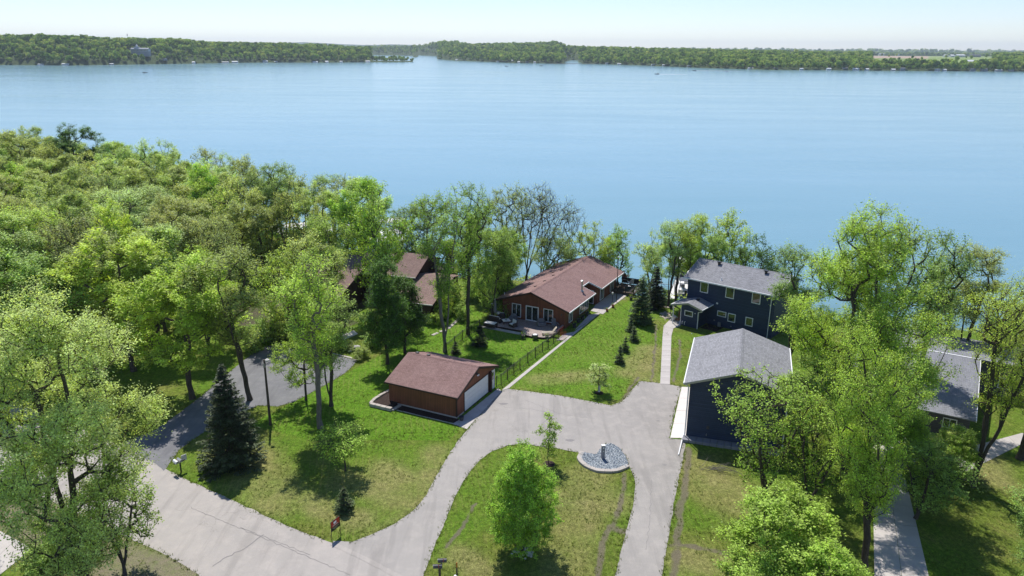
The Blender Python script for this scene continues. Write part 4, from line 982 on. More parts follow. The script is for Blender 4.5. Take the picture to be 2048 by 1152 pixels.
a = rg.uniform(0, 6.28, (m_, nb_)); rr_ = rg.uniform(0, .09, (m_, nb_)); hh_ = rg.uniform(.05, .15, (m_, nb_)); bx0 = X_[:, None] + rr_ * np.cos(a); by0 = Y_[:, None] + rr_ * np.sin(a); wv = .022
px_, py_ = -np.sin(a) * wv, np.cos(a) * wv; tx = bx0 + np.cos(a) * hh_ * .7; ty = by0 + np.sin(a) * hh_ * .7; z0 = np.zeros_like(bx0)
V_ = np.stack([np.stack([bx0 - px_, by0 - py_, z0], -1), np.stack([bx0 + px_, by0 + py_, z0], -1), np.stack([tx, ty, hh_], -1)], 2).reshape(-1, 3)
tone = np.repeat(np.clip(fbm(X_, Y_, 3., 3, 5), 0, 1), nb_) * .6 + rg.uniform(0, .4, m_ * nb_)
o = link('grass_tufts', mesh_np('grass_tufts', V_, np.arange(len(V_)).reshape(-1, 3), M['grassblade'], tone, k=3)); o.color = (.15, .20, .035, 1); tag(o, 'longer grass tufts over the lawns and along the paved edges', 'grass', kind='stuff')
print('tufts', m_)
# ------------------------------------------------------------------ building kit
def uvmap(me):
    uv = me.uv_layers.new(name='UVMap')
    for f in me.polygons:
        n = f.normal; t_ = Vector((0, 0, 1)).cross(n)
        t_ = t_.normalized() if t_.length > .02 else Vector((1, 0, 0)); b = n.cross(t_)
        for li in f.loop_indices:
            p = me.vertices[me.loops[li].vertex_index].co; uv.data[li].uv = (p.dot(t_), p.dot(b))
def roofpart(name, parent, mb, mat):
    o = mb.build(name, M[mat], parent); uvmap(o.data); return o
class Frame:
    def __init__(s, name, ox, oy, deg, label, cat, z=0):
        s.o = (ox, oy); s.a = R(deg); s.z = z; s.root = empty(name, (ox, oy, z), s.a, label, cat)
    def loc(s, px, py, z=0):
        x, y = at(px, py, z + s.z); return s.inv(x, y)
    def inv(s, x, y):
        dx, dy = x - s.o[0], y - s.o[1]; c, si = math.cos(s.a), math.sin(s.a)
        return (dx * c + dy * si, -dx * si + dy * c)
    def world(s, x, y):
        c, si = math.cos(s.a), math.sin(s.a); return (s.o[0] + x * c - y * si, s.o[1] + x * si + y * c)
    def hit(s, px, py, p0, n):
        """where the sight line through (px, py) meets the local plane (p0, n)"""
        x, f, d = ray(px, py); a = s.inv(0, 0); c, si = math.cos(s.a), math.sin(s.a)
        D = Vector((x * c + f * si, -x * si + f * c, d)); O = Vector((a[0], a[1], CH - s.z)); n = Vector(n); p0 = Vector(p0)
        return O + D * ((p0 - O).dot(n) / D.dot(n))
FACE = {'-y': 0, '-x': -math.pi / 2, '+y': math.pi, '+x': math.pi / 2}
def window(fr, face, x, y, z, wd, ht, panes=1, name='window', t=.09, rows=1, mat='white', sill=False):
    """x, y: left end (seen from outside) of the opening on the wall, z its bottom"""
    mb = MB().ring(0, wd, 0, ht, t, -.07, 0)
    pw = (wd - 2 * t - (panes - 1) * t * .8) / panes
    for i in range(1, panes): xx = t + i * pw + (i - 1) * t * .8; mb.box(xx, xx + t * .8, -.065, 0, t, ht - t)
    w_ = mb.build(name, M[mat], fr.root); w_.location = (x, y, z); w_.rotation_euler = (0, 0, FACE[face])
    for i in range(panes):
        x0 = t + i * (pw + t * .8)
        for r_ in range(rows):
            h_ = (ht - 2 * t - (rows - 1) * .05) / rows; z0 = t + r_ * (h_ + .05)
            MB().box(x0, x0 + pw, -.035, -.004, z0, z0 + h_).build('pane', M['glass'], w_)
    if sill: MB().box(-.06, wd + .06, -.11, 0, -.06, -.003).build('sill', M[mat], w_)
    return w_
def pipe(fr, pts, r=.045, mat='white', name='downspout'):
    mb = MB()
    for a, b in zip(pts[:-1], pts[1:]): mb.tube(a, b, r, k=6)
    return mb.build(name, M[mat], fr.root)

# ================================================================== red garage
g = Frame('red_garage', *at(913.6, 837.1), 64.3, 'rust-red detached garage with a russet gable roof and a white overhead door', 'garage')
r = g.root; he, hr = 2.45, 4.05; sl_ = 1.6 / 4.5
def zr(x): return hr - abs(x - 4.15) * sl_
MB().prismy([(0, .16), (8.3, .16), (8.3, zr(8.3) - .16), (4.15, hr - .16), (0, zr(0) - .16)], 0, 8.0).build('wall', M['red_siding'], r)
MB().box(-.02, 8.32, -.02, 8.02, -.05, .155).build('foundation', M['concrete'], r)
roofpart('roof', r, MB().slab([(-.35, -.3, zr(-.35)), (4.15, -.3, hr), (4.15, 8.25, hr), (-.35, 8.25, zr(-.35))], .10), 'shingle_red')
roofpart('roof', r, MB().slab([(4.153, -.3, hr), (8.65, -.3, zr(8.65)), (8.65, 8.25, zr(8.65)), (4.153, 8.25, hr)], .10), 'shingle_red')
for i in range(24): roofpart('ridge_cap', r, MB().slab([(3.98, -.31 + i * .357, hr - .045), (4.15, -.31 + i * .357, hr + .03), (4.15, .03 + i * .357, hr + .018), (3.98, .03 + i * .357, hr - .055)], .02).slab([(4.152, -.31 + i * .357, hr + .03), (4.32, -.31 + i * .357, hr - .045), (4.32, .03 + i * .357, hr - .055), (4.152, .03 + i * .357, hr + .018)], .02), 'shingle_red')
for sgn in (0, 1):
    a, b = ((-.36, zr(-.36)), (4.15, hr)) if sgn == 0 else ((4.15, hr), (8.66, zr(8.66)))
    for yy in (-.34, 8.255): MB().hexa([(a[0], yy, a[1] - .26), (b[0], yy, b[1] - .26), (b[0], yy + .035, b[1] - .26), (a[0], yy + .035, a[1] - .26)], [(a[0], yy, a[1] - .02), (b[0], yy, b[1] - .02), (b[0], yy + .035, b[1] - .02), (a[0], yy + .035, a[1] - .02)]).build('rake_board', M['brown_siding'], r)
for xx in (-.385, 8.652): MB().box(xx, xx + .03, -.3, 8.25, he - .17, he - .02).build('fascia', M['brown_siding'], r)
for x0, x1 in ((-.02, .1), (8.2, 8.32)): MB().box(x0, x1, -.035, -.003, .16, zr(.1) - .2).build('corner_board', M['brown_siding'], r)
MB().box(-.035, -.003, -.03, .1, .16, 2.36).build('corner_board', M['brown_siding'], r)
d_ = MB().ring(1.45, 6.75, .0, 2.25, .1, -.05, -.003).build('overhead_door', M['brown_siding'], r)
for k in range(4):
    z0 = .07 + k * .525
    pn = MB().box(1.56, 6.64, -.035, -.004, z0, z0 + .50)
    for q in range(8): pn.ring(1.62 + q * .63, 2.17 + q * .63, z0 + .08, z0 + .42, .025, -.045, -.035)
    pn.build('door_panel', M['white'], d_)
d_ = MB().ring(7.25, 8.15, .03, 2.2, .08, -.06, -.003).build('entry_door', M['white'], r)
MB().box(7.34, 8.06, -.04, -.004, .05, 2.11).build('door_leaf', M['white'], d_); MB().box(7.46, 7.94, -.055, -.041, 1.1, 1.95).build('pane', M['glass'], d_); MB().tube((7.4, -.09, 1.02), (7.4, -.05, 1.02), .03).build('handle', M['grey_metal'], d_)
MB().box(6.86, 7.16, -.28, -.004, .0, 2.3).build('pillar', M['brown_siding'], r)
lt = MB().box(4.0, 4.3, -.22, -.004, 3.15, 3.24).build('flood_light', M['dark_metal'], r)
MB().lathe([(.05, 0), (.09, -.12)], 8, (4.05, -.2, 3.15)).lathe([(.05, 0), (.09, -.12)], 8, (4.25, -.2, 3.15)).build('lamp_head', M['white'], lt)
for yy in (7.3, 5.9): MB().box(4.5, 4.8, yy, yy + .3, zr(4.8) - .02, zr(4.5) + .10).build('roof_vent', M['dark_metal'], r)
tag(MB().lathe([(.18, 0), (.26, .42), (.23, .42), (.2, .3)], 12).build('planter_pot', M['dark_metal']), 'round grey pot at the near corner of the red garage', 'planter').location = (*at(923, 841), .03)
# raised bed of pale blocks at the garage's back corner, with dark mulch along the wall
mb_ = sheet('mulch_strip', jitter([g.world(*p) for p in ((0, -.55), (-.95, -.6), (-1.05, 3), (-1.05, 7.4), (-.7, 9.0), (3.5, 9.0), (3.5, 8.0), (0, 8.0))], .03), .016, M['mulch'])
rw = empty('retaining_wall', (*at(790, 822), 0), 0, 'low retaining wall of pale stone blocks at the back corner of the red garage', 'wall')
rx, ry = at(790, 822)
def blockrow(par, ox, oy, p, q, n, wd, z0, z1, mat, name='block', gap=.03, seed=0, rise=0):
    p = Vector((p[0] - ox, p[1] - oy, 0)); q = Vector((q[0] - ox, q[1] - oy, 0)); d = (q - p).normalized(); nn = Vector((-d.y, d.x, 0)); L = (q - p).length / n; rr = random.Random(seed)
    for i in range(n):
        o = MB().box(gap / 2, L - gap / 2, -wd / 2, wd / 2, 0, z1 - z0).build(name, M[mat], par, bevel=.02)
        c = p + d * (L * i) + nn * rr.uniform(-.02, .02); o.location = (c.x, c.y, z0 + rise * i + rr.uniform(-.01, .01)); o.rotation_euler = (0, 0, math.atan2(d.y, d.x) + rr.uniform(-.03, .03))
c1, c2, c3, c4, c5 = g.world(2.9, 9.3), g.world(-.3, 9.6), g.world(-1.5, 9.3), g.world(-1.5, 6.7), g.world(-.1, 6.6)
for z0, z1 in ((0, .17), (.18, .34)):
    blockrow(rw, rx, ry, c1, c2, 5, .34, z0, z1, 'stone', seed=1); blockrow(rw, rx, ry, c2, c3, 2, .34, z0, z1, 'stone', seed=2); blockrow(rw, rx, ry, c3, c4, 4, .4, z0, z1, 'stone', seed=3)
blockrow(rw, rx, ry, c4, c5, 2, .34, 0, .17, 'stone', seed=4)
fill = sheet('bed_fill', [g.world(*p) for p in ((-1.35, 6.8), (-1.35, 9.2), (2.6, 9.2), (2.6, 8.02), (-.02, 8.02), (-.02, 6.8))], .26, M['mulch']); fill.parent = rw; fill.location = (-rx, -ry, 0); del fill['kind']
mb2 = empty('stone_edging', (*at(950, 850), 0), 0, 'thin concrete edging along the mulch strip of the red garage', 'edging')
ex_, ey_ = at(950, 850); blockrow(mb2, ex_, ey_, g.world(-1.12, -.5), g.world(-1.15, 6.4), 9, .1, -.02, .05, 'concrete', name='edging_stone', seed=5)

# ================================================================== long red house
h = Frame('long_red_house', 7.01, 93.6, 62.8, 'long single-storey rust-red house with a russet shingle roof and patio in front', 'house')
r = h.root; E0, RZ, YM = 2.7, 4.6, 4.65; S_ = (RZ - E0) / (YM + .9)
def zh(y): return RZ - abs(y - YM) * S_
T = .16
MB().prismx([(0, 0), (9.3, 0), (9.3, zh(9.3) - T), (YM, RZ - T), (0, zh(0) - T)], 0, 8.1).build('wall', M['red_siding'], r)
MB().prismx([(1.75, 0), (9.297, 0), (9.297, zh(9.3) - T - .003), (YM, RZ - T - .003), (1.75, zh(1.75) - T)], 8.1, 11.15).build('wall', M['red_siding'], r)
MB().prismx([(0, 0), (9.3, 0), (9.3, zh(9.3) - T), (YM, RZ - T), (0, zh(0) - T)], 11.15, 19.4).build('wall', M['red_siding'], r)
for x0, x1, y0 in ((-.9, 8.35, -.9), (8.353, 10.85, 1.15), (10.853, 20.3, -.9)):
    roofpart('roof', r, MB().slab([(x0, y0, zh(y0)), (x1, y0, zh(y0)), (x1, YM, RZ), (x0, YM, RZ)], .1), 'shingle_red')
roofpart('roof', r, MB().slab([(-.9, YM + .003, RZ), (20.3, YM + .003, RZ), (20.3, 10.2, zh(10.2)), (-.9, 10.2, zh(10.2))], .1), 'shingle_red')
for i in range(58):
    x0 = -.9 + i * .3655; roofpart('ridge_cap', r, MB().slab([(x0, YM - .17, RZ - .035), (x0 + .35, YM - .17, RZ - .045), (x0 + .35, YM, RZ + .015), (x0, YM, RZ + .03)], .02).slab([(x0, YM + .002, RZ + .03), (x0 + .35, YM + .002, RZ + .015), (x0 + .35, YM + .17, RZ - .045), (x0, YM + .17, RZ - .035)], .02), 'shingle_red')
for x0, x1, yy in ((-.92, 8.37, -.99), (10.83, 20.32, -.99), (8.38, 10.82, 1.06)):
    MB().box(x0, x1, yy, yy + .085, zh(yy + .09) - .16, zh(yy + .09) - .005).build('gutter', M['white'], r)
for xx, y0, y1 in ((8.36, -.9, 1.15), (10.80, -.9, 1.15)):
    MB().hexa([(xx, y0, zh(y0) - .2), (xx + .04, y0, zh(y0) - .2), (xx + .04, y1, zh(y1) - .2), (xx, y1, zh(y1) - .2)], [(xx, y0, zh(y0) + .01), (xx + .04, y0, zh(y0) + .01), (xx + .04, y1, zh(y1) + .01), (xx, y1, zh(y1) + .01)]).build('rake_board', M['white'], r)
for y0, y1 in ((-.9, YM), (YM, 10.2)):
    MB().hexa([(-.94, y0, zh(y0) - .24), (-.905, y0, zh(y0) - .24), (-.905, y1, zh(y1) - .24), (-.94, y1, zh(y1) - .24)], [(-.94, y0, zh(y0) - .01), (-.905, y0, zh(y0) - .01), (-.905, y1, zh(y1) - .01), (-.94, y1, zh(y1) - .01)]).build('rake_board', M['brown_siding'], r)
MB().box(-.9, 20.3, 10.203, 10.24, zh(10.2) - .16, zh(10.2) - .01).build('fascia', M['brown_siding'], r)
# front openings (facing -x; the left end has the larger y)
window(h, '-x', 0, 7.84, .46, 1.36, 1.88, 2); window(h, '-x', 0, 3.15, .5, 1.39, 1.83, 2)
sdr = window(h, '-x', 0, 5.77, .27, 1.91, 2.08, 2, name='patio_door', t=.13)
MB().box(.98, 1.01, -.1, -.07, .9, 1.15).build('handle', M['grey_metal'], sdr)
for yy in (6.2, 3.45, .55):
    l_ = MB().box(-.12, -.003, yy - .05, yy + .05, 1.75, 2.0).build('wall_lamp', M['dark_metal'], r)
window(h, '-y', 1.13, 0, .42, 1.2, 1.94, 2); window(h, '-y', 4.8, 0, .52, 3.1, 1.4, 4, rows=2)
window(h, '-y', 12.55, 0, .22, 1.5, 2.2, 2); window(h, '-y', 16.7, 0, .3, 1.5, 2.0, 2)
window(h, '-x', 11.147, 1.2, .1, .8, 2.0, 1, name='side_door')
for px, py in ((1071, 573), (1089.5, 562), (1107, 551), (1107, 545), (1123, 540.5), (1140, 530.6), (1155.6, 521)):
    p = h.hit(px, py, (0, YM, RZ), (0, S_, 1)); x, y, z = p
    MB().hexa([(x - .17, y - .15, z - .05), (x + .17, y - .15, z - .05), (x + .17, y + .2, z - .12), (x - .17, y + .2, z - .12)], [(x - .13, y - .12, z + .12), (x + .13, y - .12, z + .12), (x + .15, y + .17, z + .05), (x - .15, y + .17, z + .05)]).build('roof_vent', M['brown_siding'], r)
for px, py in ((1055, 559.5), (1068, 552.5), (1100, 541.5), (1009, 589)):
    x, y, z = h.hit(px, py, (0, YM, RZ), (0, S_, 1)); MB().tube((x, y, z - .1), (x, y, z + .28), .06).build('vent_pipe', M['white'], r)
x, y, z = h.hit(1163.5, 582, (0, YM, RZ), (0, -S_, 1))
fl = MB().lathe([(.13, -.1), (.13, 1.35), (.2, 1.37), (.22, 1.5), (.05, 1.58)], 12, (x, y, z)).build('flue_pipe', M['galv'], r); MB().lathe([(.3, -.05), (.16, .14)], 12, (x, y, z)).build('flashing', M['galv'], fl)
# patio
pt = Frame('patio', 7.01, 93.6, 62.8, None, None); pt.root['kind'] = 'structure'
poly = [(-.02, .2), (-4.2, .25), (-4.85, .9), (-5.15, 2.2), (-5.1, 3.7), (-3.9, 4.3), (-3.95, 7.2), (-4.05, 9.9), (-.02, 10.0)]
MB().prism(poly[::-1], -.05, .22).build('patio_edge', M['mulch'], pt.root)
MB().prism([(x * .985 - .03, y * .99 + .03) for x, y in poly][::-1], .22, .26).build('paving', M['paver'], pt.root)
slabs(pt.root, (-4.85, 4.2), (-4.75, 10.1), (-4.15, 4.3), (-4.1, 10.0), 7, .07, mat='concrete')
MB().box(-1.3, .0, .22, .40, .26, .5).build('patio_curb', M['paver'], pt.root)
deck = Frame('lake_deck', *h.world(17.3, -1.0), 62.8, 'raised grey deck with a dark metal railing at the lake end of the red house', 'deck')
dr = deck.root
for i in range(22): MB().box(0 + i * .2, .18 + i * .2, -2.6, 1.0, .42, .46).build('deck_board', M['wood_dark'], dr)
MB().box(0, 4.4, -2.6, 1.0, .22, .40).build('deck_frame', M['wood_dark'], dr)
for x, y in ((.1, -2.5), (2.2, -2.5), (4.3, -2.5), (4.3, .8), (.1, -1.2)): MB().box(x - .05, x + .05, y - .05, y + .05, -2.2, 1.5).build('railing_post', M['black'], dr)
for p, q in (((.1, -2.5), (4.3, -2.5)), ((4.3, -2.5), (4.3, .8)), ((.1, -2.5), (.1, -1.2))):
    MB().tube((*p, 1.46), (*q, 1.46), .035, k=6).build('top_rail', M['black'], dr); MB().tube((*p, .6), (*q, .6), .02, k=6).build('lower_rail', M['black'], dr)
    MB().hexa([(p[0] - .006, p[1] - .006, .63), (q[0] - .006, q[1] - .006, .63), (q[0] + .006, q[1] + .006, .63), (p[0] + .006, p[1] + .006, .63)], [(p[0] - .006, p[1] - .006, 1.42), (q[0] - .006, q[1] - .006, 1.42), (q[0] + .006, q[1] + .006, 1.42), (p[0] + .006, p[1] + .006, 1.42)]).build('glass_panel', M['glass'], dr)

# ================================================================== navy garage
n = Frame('navy_garage', 16.27 + .33, 63.04 + .05, 72.7, 'tall navy garage with a pale grey gable roof and concrete pad at its side', 'garage')
r = n.root; YM2, RZ2 = -3.8, 7.5; S2_ = 1.6 / 4.73
def zn(y): return RZ2 - abs(y - YM2) * S2_
MB().prismx([(-8.05, .3), (.45, .3), (.45, zn(.45) - T), (YM2, RZ2 - T), (-8.05, zn(-8.05) - T)], 1.2, 12.2).build('wall', M['navy_siding'], r)
MB().box(1.18, 12.22, -8.07, .47, -.05, .295).build('foundation', M['greystone'], r)
roofpart('roof', r, MB().slab([(.6, .95, zn(.95)), (12.65, .95, zn(.95)), (12.65, YM2, RZ2), (.6, YM2, RZ2)][::-1], .1), 'shingle_grey')
roofpart('roof', r, MB().slab([(.6, YM2 - .003, RZ2), (12.65, YM2 - .003, RZ2), (12.65, -8.55, zn(-8.55)), (.6, -8.55, zn(-8.55))][::-1], .1), 'shingle_grey')
for i in range(33):
    x0 = .6 + i * .3655; roofpart('ridge_cap', r, MB().slab([(x0, YM2 - .2, RZ2 - .04), (x0 + .35, YM2 - .2, RZ2 - .05), (x0 + .35, YM2, RZ2 + .015), (x0, YM2, RZ2 + .03)], .02).slab([(x0, YM2 + .002, RZ2 + .03), (x0 + .35, YM2 + .002, RZ2 + .015), (x0 + .35, YM2 + .2, RZ2 - .05), (x0, YM2 + .2, RZ2 - .04)], .02), 'shingle_grey')
for yy in (.953, -8.64): MB().box(.58, 12.67, yy, yy + .09, zn(.95) - .15, zn(.95) + .0).build('gutter', M['white'], r)
for y0, y1 in ((.95, YM2), (YM2, -8.55)):
    MB().hexa([(.56, y0, zn(y0) - .22), (.597, y0, zn(y0) - .22), (.597, y1, zn(y1) - .22), (.56, y1, zn(y1) - .22)], [(.56, y0, zn(y0) - .005), (.597, y0, zn(y0) - .005), (.597, y1, zn(y1) - .005), (.56, y1, zn(y1) - .005)]).build('rake_board', M['grey_metal'], r)
    MB().hexa([(.6, y0, zn(y0) - .16), (1.2, y0, zn(y0) - .16), (1.2, y1, zn(y1) - .16), (.6, y1, zn(y1) - .16)], [(.6, y0, zn(y0) - .12), (1.2, y0, zn(y0) - .12), (1.2, y1, zn(y1) - .12), (.6, y1, zn(y1) - .12)]).build('soffit', M['grey_metal'], r)
ex, ey = n.loc(1357, 911, 0)
pipe(n, [(.9, .98, 5.7), (1.1, .56, 5.35), (1.1, .56, .45), (1.0, .7, .25), (ex, ey, .08)], .06)
pipe(n, [(.9, -8.6, 5.7), (1.1, -8.15, 5.35), (1.1, -8.15, .4)], .06)
for x0 in (2.4, 7.2):
    d_ = MB().ring(-x0 - 3.6, -x0, .0, 2.9, .1, -.03, 0).build('overhead_door', M['white'], r); d_.location = (0, .453, .05); d_.rotation_euler = (0, 0, math.pi)
    for k in range(4): MB().box(-x0 - 3.48, -x0 - .12, -.02, .0, .12 + k * .67, .76 + k * .67).build('door_panel', M['grey_fabric'], d_)
fc = MB().box(1.08, 1.197, -1.6, -1.35, 1.3, 1.6).build('outlet_box', M['dark_metal'], r)
fc = MB().tube((1.05, -1.4, .75), (1.197, -1.4, .75), .04).tube((1.06, -1.4, .75), (1.06, -1.4, .6), .03).build('hose_tap', M['galv'], r)
lw = empty('block_ledge', (*n.world(.7, .3), 0), 0, 'ledge of grey stone blocks along the foot of the navy garage gable', 'wall')
lx, ly = n.world(.7, .3)
blockrow(lw, lx, ly, n.world(.5, .75), n.world(.5, -8.2), 14, .42, .0, .30, 'greystone', seed=8); blockrow(lw, lx, ly, n.world(.95, .75), n.world(.95, -8.2), 14, .42, .0, .30, 'greystone', seed=9)

# ================================================================== navy house
v = Frame('navy_house', 23.75, 98.1, -39.5, 'two-storey navy house with a grey shingle roof and white-framed windows', 'house')
r = v.root; S3_ = 1.75 / 4.45
def zv(y): return 7.65 - abs(y - 4.0) * S3_
MB().prismx([(0, -.3), (8, -.3), (8, zv(8) - T), (4, 7.65 - T), (0, zv(0) - T)], 0, 12.).build('wall', M['navy_siding'], r)
MB().box(-.02, 12.02, -.02, 8.02, -.6, -.303).build('foundation', M['greystone'], r)
roofpart('roof', r, MB().slab([(-.5, -.45, zv(-.45)), (12.5, -.45, zv(-.45)), (12.5, 4, 7.65), (-.5, 4, 7.65)], .1), 'shingle_grey')
roofpart('roof', r, MB().slab([(-.5, 4.003, 7.65), (12.5, 4.003, 7.65), (12.5, 8.45, zv(8.45)), (-.5, 8.45, zv(8.45))], .1), 'shingle_grey')
for i in range(35):
    x0 = -.5 + i * .3714; roofpart('ridge_cap', r, MB().slab([(x0, 3.83, 7.605), (x0 + .36, 3.83, 7.595), (x0 + .36, 4, 7.665), (x0, 4, 7.68)], .02).slab([(x0, 4.002, 7.68), (x0 + .36, 4.002, 7.665), (x0 + .36, 4.17, 7.595), (x0, 4.17, 7.605)], .02), 'shingle_grey')
MB().box(-.52, 12.52, -.56, -.453, zv(-.45) - .17, zv(-.45) + .0).build('gutter', M['white'], r)
MB().box(-.5, 12.5, -.45, -.003, zv(0) - .36, zv(0) - .32).build('soffit', M['white'], r)
for xx in (-.54, 12.503):
    for y0, y1 in ((-.45, 4.), (4., 8.45)): MB().hexa([(xx, y0, zv(y0) - .22), (xx + .037, y0, zv(y0) - .22), (xx + .037, y1, zv(y1) - .22), (xx, y1, zv(y1) - .22)], [(xx, y0, zv(y0) - .01), (xx + .037, y0, zv(y0) - .01), (xx + .037, y1, zv(y1) - .01), (xx, y1, zv(y1) - .01)]).build('rake_board', M['grey_metal'], r)
for x0, x1, z0, z1, pn in ((1.83, 2.98, 4.18, 5.64, 1), (5.44, 6.6, 4.17, 5.64, 1), (9.0, 10.14, 4.2, 5.65, 1), (4.55, 5.8, 1.43, 2.17, 1), (6.05, 7.1, 1.0, 2.16, 1), (8.46, 9.46, 1.02, 2.18, 1)):
    window(v, '-y', x0, 0, z0, x1 - x0, z1 - z0, pn)
pipe(v, [(11.75, -.5, 5.75), (11.55, -.08, 5.45), (11.5, -.08, -.2)], .05)
for px, py in ((1438.5, 529), (1532, 547)):
    x, y, z = v.hit(px, py, (0, 4, 7.65), (0, -S3_, 1))
    MB().box(x - .14, x + .14, y - .12, y + .16, z - .1, z + .3).box(x - .26, x + .26, y - .22, y + .26, z + .3, z + .42).build('roof_vent', M['black'], r)
x, y, z = v.hit(1443, 560, (0, 4, 7.65), (0, -S3_, 1)); MB().lathe([(.16, -.05), (.08, .06), (.06, .3)], 10, (x, y, z)).build('vent_pipe', M['white'], r)
MB().box(4.3, 4.52, -.1, -.003, 3.02, 3.22).build('wall_vent', M['white'], r)
for x_, z_ in ((4.15, .62), (6.5, .3)): MB().box(x_, x_ + .16, -.1, -.003, z_, z_ + .16).build('outlet_box', M['grey_metal'], r)
MB().box(4.8, 5.2, -.22, -.003, -.05, .62).build('meter_box', M['grey_metal'], r)
# porch annex
ax0, ax1, ay = .72, 3.12, -2.8; az = 2.78; arx, arz = 1.85, 3.42
def za(x): return arz - abs(x - arx) * .28
MB().prismy([(ax0, -.55), (ax1, -.55), (ax1, za(ax1) - .12), (arx, arz - .12), (ax0, za(ax0) - .12)], ay, -.003).build('annex_wall', M['navy_siding'], r)
roofpart('annex_roof', r, MB().slab([(-.55, ay - .45, za(-.55)), (arx, ay - .45, arz), (arx, -.003, arz), (-.55, -.003, za(-.55))], .09), 'shingle_grey')
roofpart('annex_roof', r, MB().slab([(arx + .003, ay - .45, arz), (3.85, ay - .45, za(3.85)), (3.85, -.003, za(3.85)), (arx + .003, -.003, arz)], .09), 'shingle_grey')
for (xa, xb) in ((-.55, arx), (arx, 3.85)): MB().hexa([(xa, ay - .5, za(xa) - .24), (xb, ay - .5, za(xb) - .24), (xb, ay - .455, za(xb) - .24), (xa, ay - .455, za(xa) - .24)], [(xa, ay - .5, za(xa) + .005), (xb, ay - .5, za(xb) + .005), (xb, ay - .455, za(xb) + .005), (xa, ay - .455, za(xa) + .005)]).build('rake_board', M['grey_metal'], r)
MB().box(3.853, 3.94, ay - .46, -.003, za(3.85) - .13, za(3.85)).build('gutter', M['white'], r); MB().box(-.65, -.553, ay - .46, -.003, za(-.55) - .13, za(-.55)).build('gutter', M['white'], r)
window(v, '-y', ax0 + .5, ay, 1.45, 1.2, .76, 1)
MB().box(ax0 - .09, ax0 - .003, ay - .02, ay + .1, -.5, 2.5).build('corner_board', M['white'], r)
gx_, gy_ = v.loc(1379, 669, -.3)
pipe(v, [(3.85, ay - .4, 2.6), (ax1 + .06, ay - .05, 2.3), (ax1 + .06, ay - .05, -.1), (gx_ + .2, gy_, -.12), (gx_ + .5, gy_ - .35, .06)], .06)
MB().tube((-.35, ay - .2, -.1), (-.35, ay - .2, 2.68), .07).build('porch_post', M['white'], r)
for xx in (1.0, 1.35): MB().tube((xx, ay - .1, .2), (xx, ay - .1, .58), .045, k=6).tube((xx, ay - .1, .58), (xx + .14, ay - .16, .66), .045, k=6).build('vent_pipe', M['white'], r)
MB().lathe([(.05, 0), (.08, .05), (.05, .12)], 8, (2.75, ay - .06, 2.0)).build('wall_lamp', M['white'], r)
x, y, z = v.hit(1396, 600, (arx, 0, arz), (.28, 0, 1)); MB().box(x - .17, x + .17, y - .17, y + .17, z - .05, z + .16).build('roof_vent', M['black'], r)
dd = MB().ring(0, .95, 0, 2.1, .08, -.06, 0).build('entry_door', M['wood'], r); dd.location = (ax0, -.6, -.1); dd.rotation_euler = (0, 0, -math.pi / 2); MB().box(.09, .86, -.04, -.004, .02, 2.0).build('door_leaf', M['wood'], dd)
for k in range(3): MB().box(-1.15 + k * .35, -.8 + k * .35 - .01, -1.7, -.35, -.35, -.05 + k * .15).build('porch_step', M['wood'], r)
for k in range(9): MB().box(-.9 + k * .17, -.78 + k * .17, -.3, -.26, -.1, .95).build('cedar_slat', M['wood'], r)
MB().box(3.3, 5.6, -2.2, -.1, -.42, .02).build('rock_bed', M['mulch'], r)

# ================================================================== brown house
b = Frame('brown_house', -10.4, 95.6, -17, 'dark brown house with russet roofs half hidden among the trees', 'house')
r = b.root
def gab(x0, x1, y0, y1, ze, zr_, ym, ov=.45, wall='brown_siding', roof='shingle_brown', rx0=None, rx1=None):
    s_ = (zr_ - ze) / (ym - y0 + ov)
    MB().prismx([(y0, -.4), (y1, -.4), (y1, zr_ - (y1 - ym) * s_ - .14), (ym, zr_ - .14), (y0, zr_ - (ym - y0) * s_ - .14)], x0, x1).build('wall', M[wall], r)
    roofpart('roof', r, MB().slab([(x0 - ov, y0 - ov, ze), (x1 + ov, y0 - ov, ze), (x1 + ov, ym, zr_), (x0 - ov, ym, zr_)], .1), roof)
    roofpart('roof', r, MB().slab([(x0 - ov, ym + .003, zr_), (x1 + ov, ym + .003, zr_), (x1 + ov, y1 + ov, zr_ - (y1 + ov - ym) * s_), (x0 - ov, y1 + ov, zr_ - (y1 + ov - ym) * s_)], .1), roof)
    MB().box(x0 - ov, x1 + ov, y0 - ov - .09, y0 - ov - .003, ze - .14, ze - .005).build('gutter', M['offwhite'], r)
gab(-5.2, -.4, 0, 10, 2.65, 4.3, 7.5)
gab(-13.2, -5.25, 5.5, 15, 4.4, 6.4, 10.3)
gab(-21.5, -13.3, -1.5, 12, 2.9, 6.2, 9.)
window(b, '-y', -2.9, 0, 1.35, 1.25, .85, 1, mat='offwhite'); MB().box(-5, -.6, -.25, -.003, -.35, .25).build('stone_base', M['greystone'], r)
MB().box(-3.9, -2.9, 14.1, 15.3, -1, 7.6).build('chimney', M['brown_siding'], r)
MB().box(-5.1, -1.9, 10.6, 14, 0, 4.2).build('rear_wing', M['brown_siding'], r)
for xx in (-12.6, -11.7): window(b, '-y', xx, 5.5, 3.0, .7, 1.2, 1)
window(b, '-y', -8.2, 5.5, .5, 1.2, 1.3, 2)
dd = MB().box(-12.4, -10.0, 5.42, 5.497, -.1, 2.3).build('garage_door', M['stone'], r)
x, y, z = b.hit(838, 580, (0, 7.5, 4.3), (0, -1.65 / 7.95, 1)); MB().tube((x, y, z - .1), (x, y, z + .4), .07).build('vent_pipe', M['white'], r)
stp = empty('garden_steps', (*at(895, 655), 0), 0, 'line of pale concrete stepping slabs on the lawn beside the brown house', 'steps')
